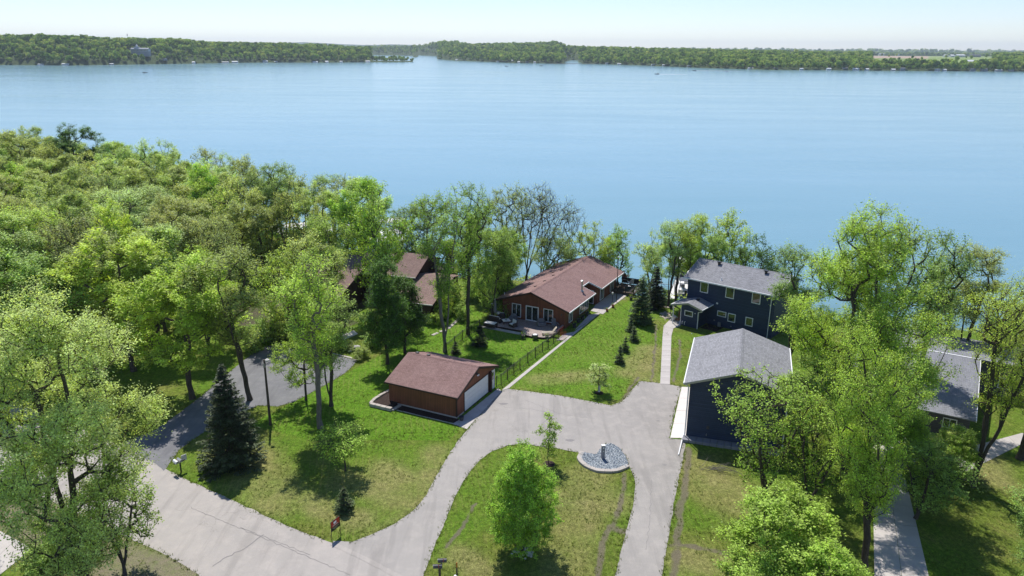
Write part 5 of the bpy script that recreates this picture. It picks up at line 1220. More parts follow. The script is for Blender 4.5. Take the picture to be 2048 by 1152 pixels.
sx_, sy_ = at(895, 655)
for (p, q, nn_) in (((922, 634), (896, 658), 5), ((893, 661), (879, 664), 2), ((876, 666), (864, 671), 3)):
    blockrow(stp, sx_, sy_, at(*p), at(*q), nn_, .45, -.02, .07, 'stone', name='step_slab', seed=p[0], gap=.05)
stp = empty('path_slabs', (*at(830, 655), 0), 0, 'broken line of pale slabs at the foot of the brown house wing', 'path')
sx_, sy_ = at(830, 655)
blockrow(stp, sx_, sy_, at(848, 649), at(822, 656), 4, .45, -.02, .08, 'stone', name='path_slab', seed=3); blockrow(stp, sx_, sy_, at(800, 660), at(786, 663), 3, .4, -.02, .08, 'stone', name='path_slab', seed=4)

# ================================================================== slate-roofed house at the right
q = Frame('slate_roofed_house', 43.9, 65.0, -31, 'low house with a broad slate-blue roof behind the trees at the right', 'house')
r = q.root
gab_r = r
MB().prismx([(-1.6, 0), (19.5, 0), (19.5, 2.9), (11.2, 3.75), (-1.6, 2.55)], -11, -.4).build('wall', M['grey_siding'], r)
MB().prismx([(12, 0), (19.5, 0), (19.5, 2.9), (12, 3.55)], -.39, 13).build('wall', M['grey_siding'], r)
roofpart('roof', r, MB().slab([(-11.6, -2.4, 2.72), (0, -2.4, 2.72), (0, 11.2, 3.95), (-11.6, 11.2, 3.95)], .12), 'roof_blue')
roofpart('roof', r, MB().slab([(-11.6, 11.203, 3.95), (0, 11.203, 3.95), (0, 20.2, 3.1), (-11.6, 20.2, 3.1)], .12), 'roof_blue')
roofpart('roof', r, MB().slab([(.003, 11.3, 3.93), (13.5, 11.3, 3.93), (13.5, 20.2, 3.1), (.003, 20.2, 3.1)], .12), 'roof_blue')
MB().box(-11.6, 0, 11.12, 11.28, 3.955, 3.985).build('ridge_flashing', M['white'], r)
MB().hexa([(.004, -2.4, 2.55), (.06, -2.4, 2.55), (.06, 11.1, 3.8), (.004, 11.1, 3.8)], [(.004, -2.4, 2.74), (.06, -2.4, 2.74), (.06, 11.1, 3.98), (.004, 11.1, 3.98)]).build('rake_board', M['white'], r)
d_ = MB().ring(-9, -4, 0, 2.2, .12, -1.68, -1.603).build('overhead_door', M['dark_metal'], r)
for k in range(4): MB().box(-8.87, -4.13, -1.65, -1.61, .06 + k * .52, .55 + k * .52).build('door_panel', M['brown_siding'], d_)
window(q, '-y', -2.6, -1.6, 1.1, 1.2, 1.0, 2); window(q, '+x', -.4, 3, .9, 1.6, 1.2, 2); window(q, '-y', 2, 12, .9, 1.6, 1.2, 2); window(q, '-y', 6, 12, .9, 1.6, 1.2, 2)
# ------------------------------------------------------------------ fences
def fence(label, pts, step, ht=1.25):
    ox, oy = pts[0]; e = empty('metal_fence', (ox, oy, 0), 0, label, 'fence'); post = MB().box(-.035, .035, -.035, .035, -.1, ht + .06).box(-.05, .05, -.05, .05, ht + .06, ht + .1).mesh('post', M['black'])
    pk = MB(); first = True
    for a, b_ in zip(pts[:-1], pts[1:]):
        L = math.hypot(b_[0] - a[0], b_[1] - a[1]); n_ = max(1, round(L / step)); dx, dy = (b_[0] - a[0]) / L, (b_[1] - a[1]) / L; ang = math.atan2(dy, dx)
        for i in range(n_ + 1):
            if i == 0 and not first: continue
            o = link('post', post, e, (a[0] - ox + dx * L * i / n_, a[1] - oy + dy * L * i / n_, 0), ang)
        first = False
        for i in range(n_):
            s0 = L * i / n_ + .04; s1 = L * (i + 1) / n_ - .04
            for z in (.12, ht - .18, ht):
                o = MB().box(0, s1 - s0, -.014, .014, z - .018, z + .018).build('rail', M['black'], e); o.location = (a[0] - ox + dx * s0, a[1] - oy + dy * s0, 0); o.rotation_euler = (0, 0, ang)
            m_ = int((s1 - s0) / .11)
            for k in range(1, m_):
                s = s0 + (s1 - s0) * k / m_; x, y = a[0] - ox + dx * s, a[1] - oy + dy * s; pk.box(x - .0085, x + .0085, y - .0085, y + .0085, .05, ht + .02)
    o = pk.build('picket', M['black'], e); o['kind'] = 'stuff'; return e
fence('black metal picket fence along the concrete walk from the red garage to the patio', PX((993, 774), (1002, 770), (1040, 738), (1085, 704), (1118, 679)), 1.85)
fence('black metal picket fence from behind the red garage up to the patio\'s left end', PX((893, 706), (925, 680), (975, 648), (990, 632)), 2.0)
w_ = empty('wire_gate', (*at(1127, 672), 0), 0, 'rust-red wire panels beside the patio steps at the fence end', 'gate')
gx0, gy0 = at(1127, 672)
for (p, q_) in (((1114, 676), (1126, 668)), ((1120, 682), (1132, 678))):
    a = Vector(at(*p)); c_ = Vector(at(*q_)); d = c_ - a
    mb = MB()
    for k in range(9):
        s = a + d * k / 8; mb.tube((s.x - gx0, s.y - gy0, 0), (s.x - gx0, s.y - gy0, 1.05), .012, k=4)
    for z in (.1, .4, .75, 1.05): mb.tube((a.x - gx0, a.y - gy0, z), (c_.x - gx0, c_.y - gy0, z), .012, k=4)
    mb.build('wire_panel', M['red_metal'], w_)

# ------------------------------------------------------------------ patio furniture
PZ = .26
def put(name, px, py, rz, label, cat, z=PZ, group=None):
    x, y = at(px, py, z); return empty(name, (x, y, z), R(rz), label, cat, group)
def adirondack(name, px, py, rz, label, mat, z=PZ, s=1.0, group=None):
    e = put(name, px, py, rz, label, 'chair', z, group); e.scale = (s, s, s)
    MB().hexa([(-.28, -.35, .34), (.28, -.35, .34), (.28, .25, .22), (-.28, .25, .22)], [(-.28, -.35, .38), (.28, -.35, .38), (.28, .25, .26), (-.28, .25, .26)]).build('seat', M[mat], e)
    for i in range(5):
        x0 = -.28 + i * .115; hh = .98 + .08 * (2 - abs(i - 2)); MB().hexa([(x0, .2, .22), (x0 + .1, .2, .22), (x0 + .1, .24, .22), (x0, .24, .22)], [(x0, .48, hh), (x0 + .1, .48, hh), (x0 + .1, .52, hh), (x0, .52, hh)]).build('back_slat', M[mat], e)
    for sx in (-1, 1):
        MB().box(sx * .34 - .07, sx * .34 + .07, -.42, .35, .55, .585).build('armrest', M[mat], e)
        MB().box(sx * .33 - .02, sx * .33 + .02, -.38, -.30, 0, .55).build('leg', M[mat], e); MB().box(sx * .33 - .02, sx * .33 + .02, .26, .34, 0, .55).build('leg', M[mat], e)
    return e
def armchair(px, py, rz, label, frame='brown_wicker', cush='cushion', wdt=.75, seats=1, name='armchair', cat='armchair', z=PZ):
    e = put(name, px, py, rz, label, cat, z); W = wdt * seats
    MB().box(-W / 2, W / 2, -.38, .38, .06, .30).build('base', M[frame], e, .02)
    MB().hexa([(-W / 2, .28, .3), (W / 2, .28, .3), (W / 2, .40, .3), (-W / 2, .40, .3)], [(-W / 2, .36, .86), (W / 2, .36, .86), (W / 2, .46, .86), (-W / 2, .46, .86)]).build('backrest', M[frame], e, .02)
    for sx in (-1, 1): MB().box(sx * (W / 2 + .05) - .06, sx * (W / 2 + .05) + .06, -.38, .42, .0, .58).build('armrest', M[frame], e, .02)
    for i in range(seats):
        x0 = -W / 2 + i * wdt + .02; MB().box(x0, x0 + wdt - .04, -.38, .26, .305, .44).build('seat_cushion', M[cush], e, .04)
        MB().hexa([(x0, .14, .44), (x0 + wdt - .04, .14, .44), (x0 + wdt - .04, .28, .44), (x0, .28, .44)], [(x0, .24, .9), (x0 + wdt - .04, .24, .9), (x0 + wdt - .04, .36, .9), (x0, .36, .9)]).build('back_cushion', M[cush], e, .04)
    return e
armchair(991, 643, 150, 'wicker sofa with pale grey cushions at the left end of the patio', seats=2, wdt=.8, name='sofa', cat='sofa')
armchair(1003, 636, 178, 'pale cushioned armchair beside the grill against the red wall')
armchair(1026, 653, -50, 'armchair with pale seat facing the patio coffee table')
armchair(1026, 641, -20, 'grey fabric armchair in the shade under the left patio window', 'grey_fabric', 'grey_fabric')
armchair(1083, 651, 10, 'grey armchair just right of the patio door', 'grey_fabric', 'grey_fabric', wdt=.9)
e = put('coffee_table', 1012, 646, 20, 'square pale coffee table between the sofa and the armchair', 'table')
MB().box(-.5, .5, -.5, .5, .38, .44).build('tabletop', M['cushion'], e); MB().box(-.1, .1, -.1, .1, .441, .47).build('burner', M['black'], e)
for sx in (-1, 1):
    for sy in (-1, 1): MB().box(sx * .44 - .04, sx * .44 + .04, sy * .44 - .04, sy * .44 + .04, 0, .38).build('leg', M['brown_wicker'], e)
e = put('storage_bench', 981, 652, -25, 'low dark bench box with a pale cushion at the left patio corner', 'bench'); MB().box(-.8, .8, -.5, .5, 0, .42).build('box', M['brown_wicker'], e, .02); MB().box(-.76, .76, -.46, .46, .425, .5).build('seat_cushion', M['cushion'], e, .03)
e = put('patio_umbrella', 990, 639, 0, 'closed grey umbrella standing by the left corner of the red house', 'umbrella')
MB().lathe([(.3, 0), (.3, .06), (.05, .1)], 14).build('base', M['dark_metal'], e); MB().tube((0, 0, .05), (0, 0, 2.9), .03).build('pole', M['grey_metal'], e)
cv = MB().lathe([(.10, .95), (.2, 1.05), (.23, 1.5), (.17, 2.3), (.10, 2.75), (.03, 2.85)], 9).build('canopy', M['grey_fabric'], e); MB().lathe([(.05, 2.86), (.07, 2.92), (.02, 3.0)], 8).build('finial', M['offwhite'], cv)
e = put('heater_post', 984, 641, 0, 'slim dark post with a pale round cap beside the closed umbrella', 'post'); MB().tube((0, 0, 0), (0, 0, 2.3), .035).build('pole', M['dark_metal'], e); MB().lathe([(.05, 2.3), (.15, 2.36), (.05, 2.45)], 10).build('cap', M['offwhite'], e)
e = put('kettle_grill', 996, 637, 0, 'round silver kettle grill by the red house corner', 'grill')
for k in range(3):
    a = k * 2.094; MB().tube((.12 * math.cos(a), .12 * math.sin(a), .62), (.34 * math.cos(a), .34 * math.sin(a), 0), .018, k=6).build('leg', M['dark_metal'], e)
MB().lathe([(.05, .55), (.24, .62), (.34, .8)], 16).build('bowl', M['galv'], e); ld = MB().lathe([(.345, .805), (.3, .98), (.14, 1.08), (.03, 1.1)], 16).build('lid', M['galv'], e); MB().tube((-.06, 0, 1.13), (.06, 0, 1.13), .02, k=6).build('handle', M['black'], ld)
e = put('chaise_lounge', 1098, 669, 5, 'tan chaise lounge with raised back in the sun on the patio', 'lounger')
for sy in (-1, 1): MB().box(-.95, .95, sy * .32 - .025, sy * .32 + .025, .28, .34).build('side_rail', M['rock'], e)
for i in range(11): MB().box(-.92 + i * .125, -.82 + i * .125, -.3, .3, .34, .365).build('slat', M['rock'], e)
MB().hexa([(.42, -.3, .34), (.47, -.3, .34), (.47, .3, .34), (.42, .3, .34)], [(.92, -.3, .98), (.97, -.3, .98), (.97, .3, .98), (.92, .3, .98)]).build('backrest', M['rock'], e)
for sx in (-1, 1):
    for sy in (-1, 1): MB().box(sx * .8 - .03, sx * .8 + .03, sy * .32 - .03, sy * .32 + .03, 0, .28).build('leg', M['rock'], e)
adirondack('deck_chair', 1110, 656, 20, 'slanted grey adirondack chair under the right patio window', 'grey_fabric', s=1.1)
e = put('fire_pit', 1070, 675, 0, 'dark square fire pit with a pale top near the patio edge', 'fire pit'); MB().lathe([(.36, 0), (.42, .38), (.4, .4)], 12).build('bowl', M['dark_metal'], e); MB().lathe([(.3, .41), (.28, .44)], 12).build('lid', M['cushion'], e)
def pot(px, py, s, label, mat='dark_metal', z=0., plant_='mid'):
    e = put('planter_pot', px, py, 0, label, 'planter', z); e.scale = (s, s, s)
    MB().lathe([(.17, 0), (.25, .42), (.27, .44), (.24, .45), (.22, .38)], 12).build('pot', M[mat], e); MB().lathe([(.22, .36), (.02, .4)], 12).build('soil', M['mulch'], e)
    if plant_:
        V_, F_, r_ = STUFF['bush']; me = mesh_np('foliage', V_[:4 * 45] * [.38, .38, .4] + [0, 0, .32], F_[:45], M['leaf'], r_[:45]); o = link('foliage', me, e); o.color = (*LC[plant_], 1)
    return e
pot(1046, 676, 1.1, 'dark pot on the patio wall corner nearest the lawn', z=.1); pot(1094, 678, 1., 'dark pot at the front right corner of the patio', z=.2)
pot(1214, 623, .8, 'small terracotta pot on the side walk near the lamp post', 'terracotta'); pot(1226, 615, .9, 'terracotta pot at the foot of the walk lamp post', 'terracotta')
pot(1149, 655, 1.2, 'leafy dark pot by the front corner of the red house side wall', plant_='mid'); pot(1157, 645, 1.2, 'leafy dark pot under the long side window of the red house', plant_='deep'); pot(1165, 639, 1.1, 'dark pot farther along the red house side wall', plant_='deep'); pot(1174, 631, 1.1, 'dark pot at the inner corner of the red house', plant_='mid')
pot(1346, 642, 1.5, 'big pale planter at the steps of the navy house porch', 'offwhite', z=-.1, plant_='deep'); pot(1262, 600, 1.1, 'tall dark pot at the foot of the lake deck', plant_='mid')
dmx = h.world
def deckpos(px, py): return at(px, py, .46)
adirondack('deck_chair', 1250, 558, 150, 'tall brown adirondack chair on the lake deck', 'red_siding', z=.46, s=1.15)
adirondack('deck_chair', 1261, 570, 200, 'white adirondack chair on the lake deck', 'white', z=.46)
adirondack('deck_chair', 1240, 574, 60, 'dark chair with a pale pillow on the lake deck', 'brown_wicker', z=.46)
e = put('round_table', 1249, 566, 0, 'round glass-topped table among the chairs on the lake deck', 'table', .46); MB().lathe([(.55, .68), (.55, .72)], 18).build('tabletop', M['grey_metal'], e); MB().tube((0, 0, 0), (0, 0, .68), .05).build('stem', M['dark_metal'], e)
e = put('patio_armchair', 1256, 578, 120, 'dark wicker chair with a white cushion at the deck edge', 'armchair', .46); MB().box(-.32, .32, -.32, .32, .1, .36).build('base', M['brown_wicker'], e); MB().box(-.32, .32, .26, .36, .36, .85).build('backrest', M['brown_wicker'], e); MB().box(-.28, .28, -.3, .25, .365, .45).build('seat_cushion', M['white'], e)
# tall flag pole and walk lamps
x, y = at(1232.5, 604); e = empty('flag_pole', (x, y, 0), 0, 'tall dark pole with a white ball top beside the lake deck', 'pole'); MB().lathe([(.06, 0), (.045, 6.6)], 10).build('pole', M['black'], e); MB().lathe([(.03, 6.6), (.11, 6.68), (.11, 6.78), (.03, 6.86)], 10).build('finial', M['white'], e)
x, y = at(1224, 614); e = empty('lamp_post', (x, y, 0), 0, 'short black lamp post with a glass lantern on the side walk', 'lamp post'); MB().tube((0, 0, 0), (0, 0, 1.9), .03).build('pole', M['black'], e); MB().lathe([(.08, 1.9), (.15, 2.15), (.02, 2.28)], 8).build('lantern', M['offwhite'], e)
x, y = at(1341, 632, -.1); e = empty('bird_sculpture', (x, y, -.1), .4, 'dark slender garden figure in the pale rock patch by the navy porch', 'sculpture'); MB().lathe([(.16, 0), (.05, .08), (.05, .8), (.18, 1.1), (.22, 1.35), (.1, 1.6), (.03, 1.7)], 10).build('body', M['black'], e)
# pale rocks by the porch and along the bank
rk = [pebble_mesh('rock', 20 + i, 'rock') for i in range(3)]
e = empty('rock_patch', (*at(1336, 633), -.05), 0, 'round patch of pale rocks left of the navy porch', 'rocks')
ox, oy = at(1336, 633)
for i in range(70):
    a = random.uniform(0, 6.28); rr = math.sqrt(random.random()) * 1.35; o = link('rock', rk[i % 3], e, (rr * .8 * math.cos(a), rr * 1.5 * math.sin(a), .06)); s = random.uniform(.25, .5); o.scale = (s, s, s * .7); o.rotation_euler = (0, 0, a)
e = empty('rock_border', (*at(1335, 612), 0), 0, 'curved border of pale rocks at the top of the bank between the houses', 'rocks'); ox, oy = at(1335, 612)
for i in range(34):
    t_ = i / 33; x, y = at(1318 + 30 * t_, 611 + 4.5 * t_ + 2 * math.sin(3 * t_)); o = link('rock', rk[i % 3], e, (x - ox, y - oy + random.uniform(-.2, .2), .08)); s = random.uniform(.3, .55); o.scale = (s, s, s * .7)
x, y = at(712, 700); e = pebble_mesh('boulder', 31, 'boulder'); o = link('boulder', e, None, (x, y, .35)); o.scale = (1.7, 1.1, 1.1); o.rotation_euler = (.2, .1, .4); tag(o, 'big pale boulder at the corner of the asphalt pad', 'boulder')
b_ = o.modifiers.new('sub', 'SUBSURF'); b_.levels = 1; b_.render_levels = 1
x, y = at(700, 704); o = link('boulder', e, None, (x, y, .1)); o.scale = (.7, .5, .4); tag(o, 'small flat stone left of the big pale boulder', 'boulder')

# ------------------------------------------------------------------ gravel island bed
bed = PX((1161, 907), (1193, 912), (1198, 904), (1208, 892), (1224, 890), (1240, 900), (1250, 914), (1256, 930), (1253, 938), (1238, 942), (1215, 943), (1192, 940), (1174, 934), (1164, 926), (1159, 916))
bx_, by_ = at(1206, 920)
e = empty('gravel_bed', (bx_, by_, 0), 0, 'island bed of crushed blue-grey stone with a curved paver curb in the driveway', 'gravel bed')
o = sheet('bed_base', bed, .10, M['greystone']); o.parent = e; o.location = (-bx_, -by_, 0); del o['kind']
curb = resamp(PX((1160, 905), (1154, 918), (1160, 929), (1174, 938), (1194, 945), (1220, 947), (1242, 944), (1259, 935)), .2)
acc = 0; prev = curb[0]; pts = [prev]
for p in curb[1:]:
    acc += math.hypot(p[0] - prev[0], p[1] - prev[1]); prev = p
    if acc > .52: pts.append(p); acc = 0
for a, c_ in zip(pts[:-1], pts[1:]):
    L = math.hypot(c_[0] - a[0], c_[1] - a[1]); o = MB().box(.015, L - .015, -.03, .40, -.05, .2 + random.uniform(-.01, .01)).build('curb_stone', M['stone'], e, .015)
    o.location = (a[0] - bx_, a[1] - by_, 0); o.rotation_euler = (0, 0, math.atan2(c_[1] - a[1], c_[0] - a[0]))
gs = NT('crushed_stone', .8, .3); ga = gs.n('Attribute', attribute_name='rnd'); gs.base(gs.ramp(ga.outputs['Fac'], [(0, (.07, .09, .12)), (.45, (.21, .25, .29)), (.8, (.36, .40, .43)), (1, (.58, .6, .6))])); M['gravel'] = gs.m
rg = np.random.default_rng(9); V0 = np.array([[0, 0, .6], [.5, .1, 0], [-.1, .5, .05], [-.5, -.1, 0], [.1, -.5, .08], [0, 0, -.4]]); F0 = np.array([[0, 1, 2], [0, 2, 3], [0, 3, 4], [0, 4, 1], [5, 2, 1], [5, 3, 2], [5, 4, 3], [5, 1, 4]])
bp = np.array(bed); C = rg.uniform(bp.min(0), bp.max(0), (9000, 2)); C = C[in_poly(C[:, 0], C[:, 1], bed)]
Vs, Fs, Rs = [], [], []
for i, c_ in enumerate(C):
    s = rg.uniform(.07, .17); a = rg.uniform(0, 6.28); ca, sa = math.cos(a), math.sin(a); v_ = V0 * rg.uniform(.7, 1.3, (6, 1)) * s; v_ = v_ @ np.array([[ca, sa, 0], [-sa, ca, 0], [0, 0, 1]]) + [c_[0] - bx_, c_[1] - by_, .12 + rg.uniform(0, .03)]
    Vs.append(v_); Fs.append(F0 + 6 * i); Rs.append(np.full(8, rg.random()))
o = link('crushed_stone', mesh_np('crushed_stone', np.vstack(Vs), np.vstack(Fs), M['gravel'], np.concatenate(Rs), k=3), e); o['kind'] = 'stuff'
x, y = at(1205.5, 918.5, .1); e = empty('stone_bollard', (x, y, .1), R(8), 'grey stone light bollard with a white cap in the gravel island bed', 'bollard')
MB().box(-.15, .15, -.12, .12, 0, 1.38).build('shaft', M['greystone'], e, .01); MB().box(-.17, .17, -.14, .14, 1.382, 1.43).build('cap', M['white'], e)
MB().box(-.06, .06, -.135, -.122, 1.12, 1.26).build('number_plate', M['white'], e); MB().box(-.07, .07, -.13, -.122, .82, .9).build('lamp_slot', M['offwhite'], e)
# manhole-like drain lid in the garage pad
x, y = at(1373, 823, .035); tag(MB().lathe([(.07, 0), (.07, .012)], 12).build('drain_cap', M['dark_metal']), 'small round drain cap in the pale concrete pad', 'drain cap').location = (x, y, .037)

# ------------------------------------------------------------------ street furniture
x, y = at(541, 850); e = empty('yard_light_pole', (x, y, 0), 0, 'weathered wooden pole with a lamp head at the edge of the asphalt pad', 'lamp post')
MB().lathe([(.14, -.1), (.12, 3), (.09, 6.85)], 10).build('pole', M['wood_dark'], e)
MB().tube((0, 0, 6.6), (.35, -.25, 6.95), .03, k=6).build('arm', M['galv'], e); hd = MB().lathe([(.06, .12), (.2, .02), (.17, -.12), (.05, -.18)], 12, (.38, -.27, 6.95)).build('lamp_head', M['offwhite'], e); MB().box(-.09, .09, -.16, -.1, 6.1, 6.5).build('photo_box', M['grey_metal'], e)
def mailbox(par, x, y, z, rz, mat, s=1.):
    b_ = MB().prismy([(-.12, 0), (.12, 0), (.12, .13), (.085, .20), (0, .235), (-.085, .20), (-.12, .13)], -.3, .3).build('mailbox', M[mat], par); b_.location = (x, y, z); b_.rotation_euler = (0, 0, rz); b_.scale = (s, s, s)
    MB().prismy([(-.115, .005), (.115, .005), (.115, .13), (.08, .195), (0, .228), (-.08, .195), (-.115, .13)], -.315, -.302).build('door', M['grey_metal'], b_); MB().box(.122, .135, .05, .09, .08, .32).build('flag', M['red_metal'], b_)
x, y = at(362.5, 944); e = empty('mailbox_stand', (x, y, 0), R(50), 'wooden post with white mailboxes and a small panel at the dark driveway mouth', 'mailbox')
MB().box(-.05, .05, -.05, .05, -.1, 1.25).build('post', M['black'], e); MB().box(-.55, .45, -.04, .04, .98, 1.05).build('crossbar', M['black'], e)
mailbox(e, -.35, 0, 1.055, 0, 'white'); mailbox(e, .0, .02, 1.055, 0, 'galv'); MB().box(.16, .62, -.02, .02, .95, 1.5).build('paper_panel', M['offwhite'], e)
x, y = at(880, 1166); e = empty('mailbox_stand', (x, y, 0), R(-25), 'grey post carrying two dark mailboxes at the bottom edge by the street', 'mailbox')
MB().box(-.06, .06, -.06, .06, -.1, 1.25).build('post', M['wood_dark'], e); mailbox(e, -.12, -.05, 1.26, R(-60), 'dark_metal'); mailbox(e, .05, .3, 1.55, R(-60), 'dark_metal'); MB().box(-.04, .04, .22, .3, 1.0, 1.55).build('bracket', M['grey_metal'], e)
x, y = at(911, 1180); tag(MB().lathe([(.12, 0), (.12, .95), (.13, .97), (.13, 1.02)], 14).build('utility_pedestal', M['green_metal']), 'round green utility pedestal with a white dome at the bottom edge', 'pedestal').location = (x, y, 0)
o = MB().lathe([(.135, 0), (.13, .08), (.06, .17), (.01, .18)], 14).build('dome', M['white'], bpy.data.objects['utility_pedestal']); o.location = (0, 0, 1.02)
x, y = at(914, 1158); e = empty('marker_post', (x, y, 0), 0, 'thin brown utility marker post with an orange top behind the pedestal', 'marker post'); MB().box(-.05, .05, -.01, .01, 0, .95).build('post', M['wood_dark'], e); MB().box(-.05, .05, -.012, .012, .952, 1.35).build('top', M['orange'], e)
# yard sign
a = Vector(at(664, 1081)); c_ = Vector(at(681, 1067)); d = (c_ - a); W = d.length
e = empty('yard_sign', (a.x, a.y, 0), math.atan2(d.y, d.x), 'red and black real-estate yard sign in a metal frame at the driveway corner', 'sign')
for xx in (0, W): MB().box(xx - .02, xx + .02, -.012, .012, -.1, 1.55).build('stake', M['black'], e)
MB().box(0, W, -.012, .012, 1.53, 1.56).build('frame_bar', M['black'], e); MB().box(0.02, W - .02, -.012, .012, .70, .73).build('frame_bar', M['black'], e)
MB().box(.02, W - .02, -.008, .008, 1.02, 1.53).build('sign_panel', simple('sign_red', (.42, .02, .02), .4, .4, .03), e); MB().box(.02, W - .02, -.008, .008, .74, 1.015).build('sign_panel', M['black'], e)
for (x0, x1, z0, z1, m_) in ((.30 * W, .62 * W, 1.22, 1.40, 'white'), (.2 * W, .8 * W, 1.08, 1.14, 'offwhite'), (.15 * W, .85 * W, .90, .95, 'grey_metal'), (.3 * W, .7 * W, .80, .84, 'grey_metal'), (.25 * W, .42 * W, 1.42, 1.49, 'black')):
    MB().box(x0, x1, -.0115, -.0085, z0, z1).build('print', M[m_], e)
# brush pile before the navy garage
e = empty('brush_pile', (*at(1425, 940), 0), 0, 'tangle of cut grey branches on the grass in front of the navy garage', 'branches')
for i in range(16):
    rr = random.Random(i); a0 = rr.uniform(-.5, .5); p = Vector((rr.uniform(-1.2, .4), rr.uniform(-.4, .4), .05)); mb = MB(); dd_ = Vector((math.cos(a0), math.sin(a0), .45)); 
    for k in range(6):
        p2 = p + dd_ * .38; mb.tube(p, p2, .02 - .002 * k, k=4); p = p2; dd_ = Vector((dd_.x + rr.uniform(-.2, .2), dd_.y + rr.uniform(-.3, .3), dd_.z - .17))
    mb.build('branch', M['bark_light'], e)
# small birdhouse-like stick lying by the drive
# ------------------------------------------------------------------ docks, lifts, boats at this shore
def dock(label, x, y, rz, L, wd=1.3, gap=0):
    e = empty('dock', (x, y, WATER_Z), R(rz), label, 'dock'); n_ = int(L / 3)
    for i in range(n_):
        MB().box(i * 3 + .02, i * 3 + 2.98, -wd / 2, wd / 2, .42, .50).build('deck_section', M['offwhite'], e); MB().box(i * 3 + .02, i * 3 + 2.98, -wd / 2 - .04, -wd / 2 - .003, .36, .52).build('side_rail', M['galv'], e)
        for sy in (-1, 1): MB().tube((i * 3 + .1, sy * (wd / 2 + .06), -1.5), (i * 3 + .1, sy * (wd / 2 + .06), .8), .03, k=6).build('leg', M['galv'], e)
    return e
def lift(label, x, y, rz, L=6.5, wd=3, canopy='white', boat=True):
    e = empty('boat_lift', (x, y, WATER_Z), R(rz), label, 'boat lift')
    for sx in (0, 1):
        for sy in (-1, 1): MB().box(sx * L - .06, sx * L + .06, sy * wd / 2 - .06, sy * wd / 2 + .06, -1.5, 2.3).build('post', M['galv'], e)
    for sy in (-1, 1): MB().box(0, L, sy * wd / 2 - .05, sy * wd / 2 + .05, .4, .5).build('beam', M['galv'], e)
    for xx in (1.5, L - 1.5): MB().box(xx - .06, xx + .06, -wd / 2, wd / 2, .32, .40).build('bunk', M['galv'], e)
    if canopy: MB().prismx([(-wd / 2 - .15, 2.25), (-wd / 2 - .05, 2.35), (-wd / 4, 2.75), (0, 2.88), (wd / 4, 2.75), (wd / 2 + .05, 2.35), (wd / 2 + .15, 2.25), (wd / 4, 2.66), (0, 2.80), (-wd / 4, 2.66)], -.4, L + .4).build('canopy', M[canopy], e)
    return e
def pontoon(label, x, y, rz, z=.55):
    e = empty('pontoon_boat', (x, y, WATER_Z + z), R(rz), label, 'boat')
    for sy in (-1, 1): MB().tube((-3, sy * .85, .25), (2.6, sy * .85, .25), .28, k=10).tube((2.6, sy * .85, .25), (3.2, sy * .85, .42), .28, .04, k=10).build('pontoon', M['galv'], e)
    MB().box(-3, 2.8, -1.2, 1.2, .55, .63).build('deck', M['offwhite'], e)
    for sy in (-1, 1): MB().box(-2.8, 2.6, sy * 1.15 - .03, sy * 1.15 + .03, .635, 1.15).build('side_panel', M['white'], e)
    MB().box(2.55, 2.6, -1.1, 1.1, .635, 1.15).build('bow_panel', M['white'], e)
    for x0 in (-2.6, 1.2): MB().box(x0, x0 + 1.2, -1.05, -.5, .635, 1.05).build('bench', M['cushion'], e); MB().box(x0, x0 + 1.2, .5, 1.05, .635, 1.05).build('bench', M['cushion'], e)
    MB().box(-.4, .2, .3, .9, .635, 1.25).build('console', M['grey_fabric'], e)
    for sx in (-1.6, .2):
        for sy in (-1, 1): MB().tube((sx, sy * 1.1, 1.15), (sx, sy * 1.0, 2.25), .02, k=5).build('bimini_bar', M['galv'], e)
    MB().box(-1.8, .4, -1.1, 1.1, 2.25, 2.3).build('bimini_top', M['dark_metal'], e); MB().box(-3.35, -3.0, -.2, .2, .2, 1.2).build('outboard_motor', M['black'], e); return e
x, y = at(1338, 607, -2.4); dock('long white dock running out from the bank between the houses', x, y, 72, 21)
x, y = at(1345, 588, -2.4)
for i, (px, py, rz, lb, c_) in enumerate(((1368, 596, 72, 'boat lift nearest the navy house without canopy', None), (1362, 562, 72, 'boat lift farther out with a white canopy behind the navy roof', 'white'), (1326, 590, 72, 'small lift left of the dock', None))):
    x, y = at(px, py, WATER_Z); lift(lb, x, y, rz, canopy=c_, wd=3.2 if i < 2 else 2.2)
x, y = at(1372, 590, WATER_Z); pontoon('pontoon boat with white sides on the lift nearest the navy house', x, y, 75)
x, y = at(1366, 552, WATER_Z); pontoon('pontoon boat under the white canopy behind the navy roof', x, y, 75)
for i, (px, py, L) in enumerate(((755, 482, 18), (640, 492, 15), (575, 478, 15))):
    x, y = at(px, py, WATER_Z); dock(('narrow dock glimpsed through the trees beyond the brown house', 'dock glimpsed between the trees left of the brown house', 'dock at the shore behind the wood')[i], x, y, (125, 118, 120)[i], L, 1.5)
for i, (px, py, rz, c_) in enumerate(((722, 482, 20, 'white'), (752, 466, 20, 'white'), (745, 444, 25, 'white'), (600, 462, 20, 'white'), (572, 452, 20, 'offwhite'))):
    x, y = at(px, py, WATER_Z + 2.4); lift(('long white lift canopy seen through the trees above the brown house', 'white lift canopy just right of the long one', 'white lift canopy farthest out through the trees', 'white lift canopy behind the tall wood-edge trees', 'pale lift canopy at the far left dock')[i], x, y, rz, 8 if i == 0 else 6.5, 3, c_)
